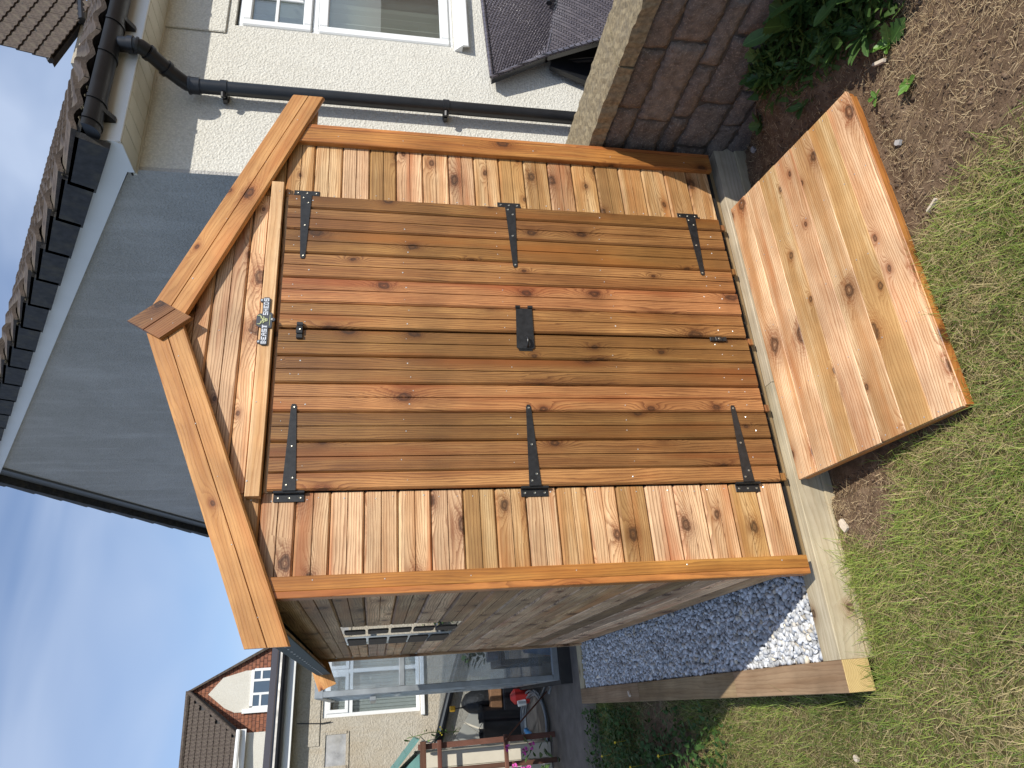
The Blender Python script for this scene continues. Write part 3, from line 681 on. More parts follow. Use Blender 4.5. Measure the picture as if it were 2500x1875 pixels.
    def hinge(xp, zc, s):
        # s=-1: strap runs to -x (right door); s=+1 strap runs to +x
        yb = -.0205; b = MB()
        X0 = xp; b.box(min(X0, X0-s*.028), max(X0, X0-s*.028), -.0040, -.0008, zc-.047, zc+.047, c=.001)
        b2 = MB(); b2.tube([(X0+s*.002, -.0125, zc-.047), (X0+s*.002, -.0125, zc+.047)], .0052, 10)
        b2.box(min(X0+s*.002, X0-s*.003), max(X0+s*.002, X0-s*.003), -.0125, -.002, zc-.046, zc+.046)
        L = .298; pts = [(X0+s*.004, zc+.021), (X0+s*.05, zc+.019), (X0+s*(L-.008), zc+.0088), (X0+s*L, zc+.005), (X0+s*L, zc-.005), (X0+s*(L-.008), zc-.0088), (X0+s*.05, zc-.019), (X0+s*.004, zc-.021)]
        st = MB(); st.poly_prism(pts, yb-.0026, yb-.0004, axis='y')
        for dx_, dz_ in ((.022, .010), (.045, -.008), (.150, 0), (.286, 0)): screw(st, X0+s*dx_, yb-.0028, zc+dz_)
        h = st.build('strap_hinge', [M_BLACKM, M_SCREW], shed)
        for dz_ in (-.034, 0, .034): screw(b, X0-s*.015, -.0042, zc+dz_)
        b.build('hinge_plate', [M_BLACKM, M_SCREW], h); b2.build('hinge_knuckle', M_BLACKM, h, smooth=True)
    for zc in (.143, .922, 1.712): hinge(1.475, zc, -1); hinge(.304, zc-.002, 1)
    # hasp and staple
    b = MB(); y0 = -.0215
    pts = [(.822, .945), (.829, .951), (.829, .889), (.822, .883), (.99, .877), (.99, .938)]
    b.poly_prism([(.828, .878), (.992, .874), (.992, .935), (.828, .944), (.822, .938), (.822, .884)], y0-.0045, y0-.001, axis='y')
    hs = b.build('hasp', M_BLACKM, shed)
    b = MB(); b.tube([(.997, y0-.006, .872), (.997, y0-.006, .890)], .006, 10); b.tube([(.997, y0-.006, .920), (.997, y0-.006, .937)], .006, 10); b.build('hasp_knuckle', M_BLACKM, hs, smooth=True)
    b = MB(); arc = [(.848+.018*math.cos(t), y0-.005-.020*math.sin(t), .905) for t in np.linspace(0, PI, 9)]; b.tube(arc, .0042, 8); b.build('staple', M_BLACKM, hs, smooth=True)
    b = MB(); b.box(.815, .850, y0-.0008, y0-.0003, .886, .936); b.build('staple_plate', M_BLACKM, hs)
    # turn latches
    def latch(x0, x1, zc, hz, vert=False):
        b = MB(); b.box(x0, x1, y0-.006, y0, zc-hz, zc+hz, c=.001); n = b.build('turn_latch', M_BLACKM, shed)
        b = MB(); L = x1-x0; H = 2*hz
        if not vert: b.box(x0+L*.28, x0+L*.72, y0-.011, y0-.006, zc-hz*1.15, zc+hz*1.15, c=.002); b.box(x0+L*.02, x0+L*.2, y0-.009, y0-.006, zc-hz, zc+hz); b.box(x0+L*.8, x0+L*.98, y0-.009, y0-.006, zc-hz, zc+hz)
        else: b.box(x0-.001, x1+.001, y0-.011, y0-.006, zc-H*.2, zc+H*.2, c=.002); b.box(x0, x1, y0-.009, y0-.006, zc+H*.3, zc+H*.48); b.box(x0, x1, y0-.009, y0-.006, zc-H*.48, zc-H*.3)
        screw(b, (x0+x1)/2, y0-.0115, zc); b.build('latch_bar', [M_BLACKM, M_SCREW], n)
    latch(.845, .909, 1.706, .010); latch(.871, .888, .141, .034, True)
shed_build()

# ------------------------------------------------------------------ name plate on the header batten
def sign():
    t = thing('name_plate', 'small dark plaque lettered BEAST SHEDS with a horned head above the doors', 'plaque', (.903, -.034, 1.818))
    yb = -.0350
    m_pl = simple('dark_grey_plastic', (.055, .06, .072), .5); m_ed = m_pl; m_let = simple('silver_letters', (.66, .68, .72), .4); m_em = simple('pale_green_print', (.45, .48, .24), .5)
    def rr(x0, x1, z0, z1, c): return [(x0+c, z0), (x1-c, z0), (x1, z0+c), (x1, z1-c), (x1-c, z1), (x0+c, z1), (x0, z1-c), (x0, z0+c)]
    b = MB(); b.poly_prism(rr(.810, .996, 1.8075, 1.8305, .004), yb-.0060, yb, axis='y')
    b.poly_prism(rr(.879, .931, 1.800, 1.8480, .009), yb-.0058, yb-.0002, axis='y')
    b.poly_prism(rr(.876, .936, 1.797, 1.812, .003), yb-.0056, yb-.0003, axis='y')
    for x, z in ((.822, 1.8340), (.984, 1.8340), (.909, 1.7945)): b.tube([(x, yb, z), (x, yb-.0057, z)], .0072, 12)
    b.build('backing_plate', m_pl, t)
    for x, z in ((.822, 1.8350), (.984, 1.8350), (.909, 1.7975)):
        b = MB(); b.tube([(x, yb-.0055, z), (x, yb-.0078, z)], [.0042, .003], 10); b.build('plate_screw', M_NAIL, t)
    # block capitals on a 4x5 grid
    G = {'B': ["1110", "1001", "1110", "1001", "1110"], 'E': ["1111", "1000", "1110", "1000", "1111"], 'A': ["0110", "1001", "1111", "1001", "1001"],
         'S': ["1111", "1000", "1111", "0001", "1111"], 'T': ["1111", "0110", "0110", "0110", "0110"], 'H': ["1001", "1001", "1111", "1001", "1001"], 'D': ["1110", "1001", "1001", "1001", "1110"]}
    def word(wd, x0, x1, z0, z1):
        n = len(wd); cw = (x1-x0)/n; px = cw*.82/4; pz = (z1-z0)/5
        for i, ch in enumerate(wd):
            b = MB()
            for r, row in enumerate(G[ch]):
                c = 0
                while c < 4:
                    if row[c] == '1':
                        e = c
                        while e < 4 and row[e] == '1': e += 1
                        b.box(x0+i*cw+c*px, x0+i*cw+e*px, yb-.0074, yb-.0058, z1-(r+1)*pz-.0002, z1-r*pz+.0002); c = e
                    else: c += 1
            b.build('letter', m_let, t)
    word('BEAST', .8135, .8880, 1.8115, 1.8275); word('SHEDS', .9240, .9940, 1.8115, 1.8275)
    # horned head emblem
    b = MB()
    hc = (.9055, 1.8235)
    def P(pts): b.poly_prism([(hc[0]+x, hc[1]+z) for x, z in pts], yb-.0078, yb-.0056, axis='y')
    P([(-.006, .006), (.006, .006), (.0075, -.002), (.004, -.013), (-.004, -.013), (-.0075, -.002)])
    for s in (-1, 1):
        P([(s*.005, .006), (s*.013, .007), (s*.0185, .013), (s*.017, .020), (s*.0145, .0215), (s*.0155, .014), (s*.011, .0105), (s*.004, .0105)][::s])
        P([(s*.0075, .002), (s*.014, .0035), (s*.012, -.001), (s*.0072, -.001)][::s])
    b.build('horned_head_emblem', m_em, t)
    b = MB()
    for s in (-1, 1): b.box(hc[0]+s*.0035-.0016, hc[0]+s*.0035+.0016, yb-.0082, yb-.0076, hc[1]-.003, hc[1]+.0005)
    b.box(hc[0]-.0025, hc[0]+.0025, yb-.0082, yb-.0076, hc[1]-.011, hc[1]-.009)
    b.build('emblem_face_marks', m_pl, t)  # dark eye and mouth marks of the horned head
    b = MB(); b.box(.884, .927, yb-.0066, yb-.0058, 1.8035, 1.8050); b.build('small_print_line', m_em, t)
sign()

# ------------------------------------------------------------------ ramp
def ramp():
    t = thing('wooden_ramp', 'pale knotty wooden ramp leading from the lawn up to the shed doors', 'ramp', (.9, -.37, -.17))
    A = Vector((1.512, -.034, -.045)); D = Vector((.307, -.034, -.045)); Bp = Vector((1.500, -.698, -.148)); Cp = Vector((.307, -.712, -.134))
    n = 7; th = .013
    for i in range(n):
        a0, a1 = i/n, (i+1)/n
        L0 = D.lerp(Cp, a0); L1 = D.lerp(Cp, a1); R0 = A.lerp(Bp, a0); R1 = A.lerp(Bp, a1)
        lc = (L0+L1)/2; rc = (R0+R1)/2; d = (rc-lc); L = d.length; d.normalize()
        wv = (L0-L1); wd = wv.length; wv = (wv-d*wv.dot(d)).normalized(); nz = d.cross(wv)
        if nz.z < 0: wv = -wv; nz = -nz
        sgn = 1 if wv.dot(L0-L1) > 0 else -1
        k0 = (L0-L1).dot(d)/(wd)*sgn; k1 = (R0-R1).dot(d)/(wd)*sgn
        plank('ramp_board', t, lc-nz*th, d, wv, L+random.uniform(-.0008, .0008), wd-.0006, th-(.0006 if i % 2 else 0), M_RAMP, 'flat', k0, k1)
    # bearers beneath, running down the slope
    for f in (.012, .26, .50, .74, .985):
        p = D.lerp(A, f); q = Cp.lerp(Bp, f); dn = (q-p).normalized(); p = p+dn*.012; q = q-dn*.006
        plank('bearer', t, p-Vector((0, 0, .034)), (q-p), Vector((0, 0, 1)).cross(q-p), (q-p).length, .030, .0185, M_TRIM)
    # front rail along the lower edge
    p = Cp+Vector((.004, -.001, -.040)); q = Bp+Vector((-.02, -.001, -.040)); plank('front_rail', t, p+Vector((0, .012, 0)), (q-p), Vector((0, 0, 1)).cross(q-p), (q-p).length, .024, .0265, M_TRIM)
    b = MB()
    for i in range(n):
        for f, sp in ((.015, 1), (.26, .8), (.5, .8), (.74, .8), (.985, 1)):
            for g in (.25, .75):
                if random.random() > sp: continue
                a = (i+g)/n; p = D.lerp(Cp, a).lerp(A.lerp(Bp, a), f+random.uniform(-.004, .004)); r = .0027
                vs_ = [(p.x+r*math.cos(k*PI/3), p.y+r*math.sin(k*PI/3), p.z+.0006) for k in range(6)]+[(p.x, p.y, p.z+.0014)]
                b.add(vs_, [(k, (k+1) % 6, 6) for k in range(6)])
    tag(b.build('nail_heads', M_NAIL, t), kind='stuff')
ramp()

# ------------------------------------------------------------------ stone retaining wall and patio
def stone_wall():
    t = thing('stone_wall', 'low dark wall of rough coursed stone with a sunlit pale coping, right of the shed', 'wall', (1.95, -.6, -.17))
    XF = 1.862
    b = MB(); b.box(XF+.0205, 2.12, -2.6, .50, -.35, .478); b.build('mortar_core', M_MORTAR, t)
    z = -.235; rows = [.115, .095, .155, .085, .150, .110]
    tot = sum(rows); rr = random.Random(3)
    for ri, h in enumerate(rows):
        y = .50+rr.uniform(-.05, .12)
        while y > -1.7:
            L = rr.uniform(.17, .42)*(1.15 if h > .12 else .95); y1 = y-L
            z0, z1 = z+.004, z+h-.004; a0, a1 = y1+.0045, y-.0045
            if a1 > .45: a1 = .45
            if a1-a0 > .05:
                bm = bmesh.new(); nu, nv = max(4, int((a1-a0)/.020)), max(4, int((z1-z0)/.020))
                G = {}
                for i in range(nu+1):
                    for j in range(nv+1):
                        u, v = i/nu, j/nv
                        e = min(u*(a1-a0), (1-u)*(a1-a0), v*(z1-z0), (1-v)*(z1-z0))
                        prot = .013*min(1, e/.010)**.5+rr.uniform(-.0042, .0042)+.004*math.sin(u*7+ri*2+y*9)
                        ry = rr.uniform(-.006, .006) if 0 < i < nu else rr.uniform(-.004, .004); rz = rr.uniform(-.005, .005)
                        G[i, j] = bm.verts.new((XF+.018-prot, a0+(a1-a0)*u+ry, z0+(z1-z0)*v+rz))
                for i in range(nu):
                    for j in range(nv): bm.faces.new((G[i, j], G[i+1, j], G[i+1, j+1], G[i, j+1]))
                # sides back into the core
                ring = [G[i, 0] for i in range(nu+1)]+[G[nu, j] for j in range(1, nv+1)]+[G[i, nv] for i in range(nu-1, -1, -1)]+[G[0, j] for j in range(nv-1, 0, -1)]
                back = [bm.verts.new((XF+.06, v.co.y, v.co.z)) for v in ring]
                for k in range(len(ring)):
                    k2 = (k+1) % len(ring); bm.faces.new((ring[k], back[k], back[k2], ring[k2]))
                bmesh.ops.recalc_face_normals(bm, faces=bm.faces)
                me = bm_mesh('stone', bm, True)
                c = Vector((XF, (a0+a1)/2, (z0+z1)/2))
                for v in me.vertices: v.co -= c
                ob('stone', me, M_STONE, t, T(*c))
            y = y1
        z += h
    # coping slabs
    ys = [.47, -.42, -1.35, -2.3]
    for a, e in zip(ys[1:], ys[:-1]):
        bm = bmesh.new(); nx_, ny_ = 10, 34; G = {}
        for lay, zz in ((0, .478), (1, .545)):
            for i in range(nx_+1):
                for j in range(ny_+1):
                    x = 1.848+.285*i/nx_; y = a+.004+(e-a-.008)*j/ny_
                    if i == 0: x += rr.uniform(-.006, .005)
                    G[lay, i, j] = bm.verts.new((x, y, zz+(rr.uniform(-.0035, .0035) if lay else 0)-(.004 if lay and i in (0, nx_) else 0)))
        for i in range(nx_):
            for j in range(ny_):
                bm.faces.new([G[1, i, j], G[1, i+1, j], G[1, i+1, j+1], G[1, i, j+1]]); bm.faces.new([G[0, i, j], G[0, i, j+1], G[0, i+1, j+1], G[0, i+1, j]])
        for j in range(ny_):
            for i in (0, nx_): bm.faces.new([G[0, i, j], G[0, i, j+1], G[1, i, j+1], G[1, i, j]])
        for i in range(nx_):
            for j in (0, ny_): bm.faces.new([G[0, i, j], G[0, i+1, j], G[1, i+1, j], G[1, i, j]])
        bmesh.ops.recalc_face_normals(bm, faces=bm.faces)
        ob('coping_stone', bm_mesh('coping_stone', bm), M_COPING, t)
    b = MB(); b.box(2.121, 6, -2.6, .538, .05, .14); tag(b.build('patio', M_CONC), kind='structure')
stone_wall()

# ------------------------------------------------------------------ the house
def tile_mesh(wd=.30, ln=.36, th=.022, seg=12):
    """one interlocking roof tile: local x across, local y up the slope, wavy profile"""
    vs_ = []
    def hz(u): return .024*(math.sin(2*PI*(u*2-.25))*.5+.5)**.9
    for (y, dz) in ((0, 0), (ln, -.004)):
        for lay in (0, 1):
            for i in range(seg+1):
                u = i/seg; vs_.append(((u-.5)*(wd-.003), y, dz+hz(u)+(th if lay else 0)))
    n = seg+1; F = []
    for i in range(seg):
        F += [(n+i, n+i+1, 3*n+i+1, 3*n+i), (i, i+1, n+i+1, n+i), (2*n+i, 3*n+i, 3*n+i+1, 2*n+i+1), (i, 2*n+i, 2*n+i+1, i+1)]
    F += [(0, n, 3*n, 2*n), (seg, 2*n+seg, 3*n+seg, n+seg)]
    me = mesh('roof_tile', vs_, F); me.materials.append(M_TILE)
    bm = bmesh.new(); bm.from_mesh(me); bmesh.ops.recalc_face_normals(bm, faces=bm.faces); bm.to_mesh(me); bm.free()
    return me
TILE = tile_mesh()
def tile_slope(parent, origin, dx, up, cols, rows, gauge=.31, wd=.30, limit=250, scale=1.0, skip=None):
    dx = Vector(dx).normalized(); up = Vector(up).normalized(); nz = dx.cross(up)
    cnt = 0; rnd = random.Random(5)
    for r in range(rows):
        for c in range(cols):
            if cnt >= limit: return
            p = Vector(origin)+dx*(c+.5)*wd*scale+up*r*gauge*scale+nz*(.048*scale+rnd.uniform(0, .005))
            if skip and skip(p): continue
            M = Matrix(((dx.x, up.x, nz.x, p.x), (dx.y, up.y, nz.y, p.y), (dx.z, up.z, nz.z, p.z), (0, 0, 0, 1))) @ Matrix.Rotation(rnd.uniform(-.008, .008), 4, 'Z') @ Matrix.Rotation(-.085, 4, 'X')
            if scale != 1: M = M @ Matrix.Scale(scale, 4)
            o = bpy.data.objects.new('roof_tile', TILE); place(o, parent, M); cnt += 1
def house():
    t = thing('house', 'cream rendered house with grey gable wall, tiled roof and black gutter behind the shed', 'house', (2.04, .54, 0))
    X0, Y0, Y1 = 2.035, .540, 9.10; RY, RZ = 4.86, 5.02; ZE = 2.70
    # front (cream) wall with a window opening
    wx0, wx1, wz0, wz1 = 3.035, 4.6, 1.03, 2.20
    b = MB()
    b.box(X0+.003, wx0, Y0, Y0+.28, -.2, ZE); b.box(wx0, wx1, Y0, Y0+.28, -.2, wz0); b.box(wx0, wx1, Y0, Y0+.28, wz1, ZE); b.box(wx1, 8, Y0, Y0+.28, -.2, ZE)
    b.build('front_wall', M_CREAM, t)
    b = MB(); b.box(2.965, 4.7, Y0-.012, Y0-.0005, 2.238, ZE-.15, c=.004); b.build('render_lintel', M_CREAM, t)
    # gable wall
    sR = (RZ-ZE)/(RY-Y0)
    b = MB(); b.poly_prism([(Y0-.001, -.2), (Y1, -.2), (Y1, 2.62), (RY, RZ-.02), (Y0-.001, ZE-.13)], X0-.018, X0+.002, axis='x'); b.poly_prism([(Y0+.02, -.2), (Y1, -.2), (Y1, 2.5), (RY, RZ-.2), (Y0+.02, ZE-.25)], X0+.002, X0+.28, axis='x'); b.build('gable_wall', M_GREY, t)
    # roof slopes
    ye = .33; up = Vector((0, RY-ye, RZ+.10-(2.66))); upn = up.normalized(); Lr = up.length
    rf = MB(); xL = 1.985
    rf.poly_prism([(ye, 2.655), (RY, RZ+.09), (RY, RZ+.02), (ye, 2.60)], xL+.01, 9, axis='x'); roof = rf.build('roof', M_TILEEND, t)
    tile_slope(roof, (xL-.02, ye-.05, 2.640), X_, upn, 12, int(Lr/.31)+1, limit=205)
    # rest of the slope further right, joined
    # verge units along the near slope: dark ends stepping up
    nV = int(Lr/.31)+1
    for i in range(nV):
        p = Vector((0, ye-.045, 2.640))+upn*i*.31
        n_ = Vector((0, -upn.z, upn.y))
        P = lambda a, h: (p.y+upn.y*a+n_.y*h, p.z+upn.z*a+n_.z*h)
        b = MB(); b.poly_prism([P(0, .055), P(.335, .030), P(.335, -.085), P(0, -.075)], xL-.052, xL-.020, axis='x')
        b.poly_prism([P(0, .055), P(.335, .030), P(.335, .018), P(0, .040)], xL-.052, xL+.06, axis='x')
        b.build('verge_unit', M_TILEEND, roof)
        b = MB(); r = random.Random(i)
        for k in range(10):
            cx, a, h = xL-.04+r.uniform(0, .30), r.uniform(-.016, .004), .050+r.uniform(-.01, .006)
            q = P(a, h); s = r.uniform(.005, .011)
            b.add([(cx-s, q[0], q[1]), (cx+s, q[0], q[1]), (cx, q[0]-s, q[1]), (cx, q[0]+s, q[1]), (cx, q[0], q[1]+s*.8), (cx, q[0], q[1]-s*.8)], [(0, 2, 4), (2, 1, 4), (1, 3, 4), (3, 0, 4), (2, 0, 5), (1, 2, 5), (3, 1, 5), (0, 3, 5)])
        tag(b.build('moss_tuft', M_MOSS, roof), kind='stuff')
    # far slope verge
    dn = Vector((0, Y1+.10-RY, 2.62-(RZ+.09))); dnn = dn.normalized(); nf = Vector((0, -dnn.z, dnn.y))
    rf2 = MB(); rf2.poly_prism([(RY, RZ+.09), (Y1+.2, 2.55), (Y1+.2, 2.48), (RY, RZ+.02)], xL+.01, 9, axis='x'); r2 = rf2.build('roof', M_TILEEND, t)
    for i in range(int(dn.length/.31)+1):
        p = Vector((0, RY, RZ+.10))+dnn*i*.31; P = lambda a, h: (p.y+dnn.y*a+nf.y*h, p.z+dnn.z*a+nf.z*h)
        b = MB(); b.poly_prism([P(0, .02), P(.31, .05), P(.31, -.055), P(0, -.055)], xL-.06, xL+.05, axis='x'); b.build('verge_unit', M_TILEEND, r2)
    P0 = lambda a, h: (RY+dnn.y*a+nf.y*h, RZ+.09+dnn.z*a+nf.z*h)
    b = MB(); b.poly_prism([P0(-.05, -.058), P0(dn.length, -.058), P0(dn.length, -.20), P0(-.05, -.20)], xL+.01, xL+.03, axis='x'); b.build('far_bargeboard', simple('grey_bargeboard', (.14, .145, .15), .5), t)
    # white bargeboard on the near slope and box end
    n_ = Vector((0, -upn.z, upn.y)); Q = lambda a, h: (ye+upn.y*a+n_.y*h, 2.655+upn.z*a+n_.z*h)
    b = MB(); b.poly_prism([Q(.10, -.036), Q(Lr, -.036), Q(Lr, -.165), Q(.115, -.165)], xL-.004, X0-.019, axis='x'); b.build('bargeboard', M_WHITE, t)
    b = MB(); b.poly_prism([(ye-.015, 2.56), (ye-.015, 2.66), (ye+.13, 2.725), (Y0-.03, 2.560), (Y0-.03, 2.535), (ye+.005, 2.535)], xL-.010, xL-.0045, axis='x'); b.build('box_end', M_WHITE, t)
    # fascia and soffit planks
    b = MB(); b.box(xL-.004, 7, ye-.012, ye, 2.54, 2.665); b.build('fascia', M_WHITE, t)
    sf = MB(); sf.box(xL-.004, 7, ye+.001, Y0-.001, 2.548, 2.555); s = sf.build('soffit', M_DARK, t)
    x = xL
    while x < 4.2:
        b = MB(); b.box(x+.002, x+.097, ye+.001, Y0-.014, 2.537, 2.5475, c=.002); b.build('soffit_plank', M_WHITED, s); x += .10
    b = MB(); b.box(xL, 7, Y0-.0135, Y0-.0008, 2.532, 2.5475); b.build('soffit_trim', M_WHITED, s)
    # gutter: half round, with clips and end cap
    gx0, gy, gz, gr = 1.965, .262, 2.655, .056
    def halfround(x0, x1, r, th=.003):
        bb = MB(); k = 14; A = [PI+PI*i/k for i in range(k+1)]
        o = [(gy+r*math.cos(a), gz+r*math.sin(a)*1.0) for a in A]; i_ = [(gy+(r-th)*math.cos(a), gz+(r-th)*math.sin(a)) for a in A]
        bb.poly_prism(o+i_[::-1], x0, x1, axis='x'); return bb
    gut = halfround(gx0, 7, gr).build('gutter', M_BLACKP, t, smooth=True)
    b = MB(); k = 16; b.poly_prism([(gy+gr*math.cos(PI+PI*i/k), gz+gr*math.sin(PI+PI*i/k)) for i in range(k+1)], gx0-.004, gx0, axis='x'); b.build('end_cap', M_BLACKP, gut)
    for cx in (2.005, 2.12, 2.40, 2.60, 3.2):
        halfround(cx-.007, cx+.007, gr+.0045, .0042).build('gutter_clip', M_BLACKP, gut, smooth=True)
    for cx in (2.09, 2.66, 3.4):
        b = MB(); b.poly_prism([(ye-.012, gz+.004), (ye-.012, gz-.085), (ye-.026, gz-.085), (gy, gz-gr-.004), (gy-.02, gz-gr+.004), (gy+.053, gz-.01)], cx-.012, cx+.012, axis='x'); b.build('fascia_bracket', M_BLACKP, gut)
    # downpipe with swan neck
    r = .034; px, py = 2.50, .470
    pts = [(2.505, gy+.006, gz-.045), (2.505, gy+.006, gz-.115), (2.505, gy+.012, gz-.140), (2.504, gy+.030, gz-.158), (2.502, .395, 2.425), (2.501, .440, 2.385), (2.5, .463, 2.360), (2.5, py, 2.33), (2.5, py, .2)]
    b = MB(); b.tube(pts[:4], r, 20, cap=False); b.build('gutter_outlet', M_BLACKP, t, smooth=True)
    b = MB(); b.tube(pts[3:8], r*.98, 20, cap=False); b.build('swan_neck', M_BLACKP, t, smooth=True)
    b = MB(); b.tube([(2.5, py, 2.335), (2.5, py, .1)], r, 24, cap=False); dp = b.build('downpipe', M_BLACKP, t, smooth=True)
    def collar(p, q, rr_): bb = MB(); bb.tube([p, q], rr_, 20); bb.build('collar', M_BLACKP, dp, smooth=True)
    collar((2.505, gy+.006, gz-.088), (2.505, gy+.006, gz-.112), r+.006); collar((2.505, gy+.006, gz-.118), (2.505, gy+.009, gz-.128), r+.005)
    d = (Vector(pts[4])-Vector(pts[3])).normalized(); p3 = Vector(pts[3]); collar(p3+d*.005, p3+d*.022, r+.005); p4 = Vector(pts[4]); collar(p4-d*.024, p4-d*.006, r+.006)
    collar((2.5, py, 2.345), (2.5, py, 2.30), r+.006); collar((2.5, py, 2.352), (2.5, py, 2.343), r+.009)
    for zc in (2.19, 1.10):
        b = MB(); b.tube([(2.5, py, zc-.016), (2.5, py, zc+.016)], r+.005, 20); b.box(2.478, 2.522, py, Y0-.001, zc-.012, zc+.012); b.box(2.455, 2.478, py+.03, Y0-.012, zc-.010, zc+.010)
        b.tube([(2.462, py-.01, zc), (2.440, py+.0, zc)], .012, 8); b.build('pipe_clip', M_BLACKP, dp, smooth=True)
    # window
    fy = Y0+.012
    b = MB()
    def fr(bb, x0, x1, z0, z1, w_, y0=0, y1=.05, c=.004):
        bb.box(x0, x0+w_, fy+y0, fy+y1, z0, z1, c=c); bb.box(x1-w_, x1, fy+y0, fy+y1, z0, z1, c=c); bb.box(x0+w_, x1-w_, fy+y0, fy+y1, z0, z0+w_, c=c); bb.box(x0+w_, x1-w_, fy+y0, fy+y1, z1-w_, z1, c=c)
    fr(b, wx0+.002, wx1, wz0, wz1-.012, .032, .006); b.box(wx0+.034, wx1-.03, fy+.008, fy+.05, 1.775, 1.805, c=.003)
    for xx in (3.56, 4.08): b.box(xx-.02, xx+.02, fy+.008, fy+.05, wz0+.03, wz1-.04, c=.003)
    win = b.build('window', M_WHITE, t)
    for (x0, x1) in ((3.055, 3.535), (3.585, 4.055), (4.105, 4.57)):
        b = MB(); fr(b, x0, x1, 1.808, 2.168, .046, -.010, .03, .006); sa = b.build('top_sash', M_WHITE, win)
        b = MB(); b.box(x0+.046, x1-.046, fy+.0, fy+.012, 1.985, 2.003, c=.003); b.box((x0+x1)/2-.009, (x0+x1)/2+.009, fy+.0, fy+.011, 1.86, 2.12, c=.003); b.build('glazing_bar', M_WHITE, win)
        b = MB(); b.box(x0+.04, x1-.04, fy+.010, fy+.016, 1.85, 2.13); b.build('pane', M_GLASS, win)
        b = MB(); fr(b, x0, x1, 1.052, 1.772, .052, -.008, .03, .006); b.build('lower_sash', M_WHITE, win)
        b = MB(); b.box(x0+.05, x1-.05, fy+.010, fy+.016, 1.10, 1.72); b.build('pane', M_GLASS, win)
    b = MB(); b.poly_prism([(Y0-.048, .985), (Y0-.048, .955), (Y0-.040, .948), (Y0-.034, .985), (Y0-.0005, .985), (fy+.02, 1.0), (fy+.02, 1.030), (Y0-.010, 1.026)], 3.003, 4.65, axis='x'); b.build('window_sill', M_WHITE, win)
    # room behind the glass: back wall, blind, curtain
    m_in = simple('room_wall', (.42, .44, .38), .8); b = MB(); b.box(3.0, 4.7, 1.9, 1.95, .2, 2.5); b.box(3.0, 4.7, .83, 1.9, .85, .9); b.build('room_back', m_in, t)
    b = MB(); k = 40; b.poly_prism([(3.05+i*.016, .66+.02*math.sin(i*1.3)) for i in range(k)]+[(3.05+i*.016, .67+.02*math.sin(i*1.3)) for i in range(k-1, -1, -1)], 1.0, 2.2, axis='z'); b.build('curtain', simple('grey_green_curtain', (.40, .43, .38), .9), t)
    b = MB(); b.tube([(3.36, .62, 1.06), (3.8, .62, 1.10)], .035, 10); b.box(3.36, 3.9, .60, .64, .95, 1.10, c=.01); b.build('sofa_back', simple('dark_cloth', (.05, .055, .06), .9), t)
    # higher roof of the same row, behind to the right
house()
def upper_house():
    t = thing('neighbouring_roof', 'distant brown tiled roof with a dark verge seen above the house eaves', 'house', (12, 9, 0))
    A = Vector((11.86, 9.0, 7.82)); up = Vector((13.49-11.86, .2, 8.66-7.82)); up = Vector((1.632, 0, .846)).normalized()
    # roof plane facing the camera: rises away and to the right
    a, c, d = Vector((11.86, 9, 7.80)), Vector((14.6, 9, 9.25)), Vector((11.86+1.6, 9, 7.62))
    b = MB()
    v = [(11.84, 9, 7.82), (15.5, 9, 9.70), (16.2, 9.2, 8.2), (13.06, 9.02, 7.73-.25)]
    b.add([Vector(p) for p in v]+[Vector(p)+Vector((0, .15, 0)) for p in v], [(0, 1, 2, 3), (4, 7, 6, 5), (0, 4, 5, 1), (3, 2, 6, 7), (0, 3, 7, 4), (1, 5, 6, 2)])
    roof = b.build('roof', M_TILEEND, t)
    dx = (Vector(v[3])-Vector(v[0])).normalized(); u0 = (Vector(v[1])-Vector(v[0])).normalized(); u = (u0-dx*u0.dot(dx)).normalized()
    tile_slope(roof, Vector(v[0])-u0*.05+Vector((0, -.05, 0)), dx, u0 if False else u, 6, 12, limit=80)
    b = MB(); b.tube([Vector(v[0])+Vector((-.05, -.05, -.02)), Vector(v[1])+Vector((-.05, -.05, -.02))], .06, 6); b.build('verge', M_TILEEND, t)
    b = MB(); b.box(11.9, 17, 9.05, 9.3, -.2, 7.5); b.build('wall', M_NCREAM, t)
    b = MB(); b.tube([Vector(v[3])+Vector((-.08, -.08, -.05)), Vector(v[2])+Vector((.3, -.08, -.0))], .09, 10); b.build('gutter', M_BLACKP, t)
upper_house()

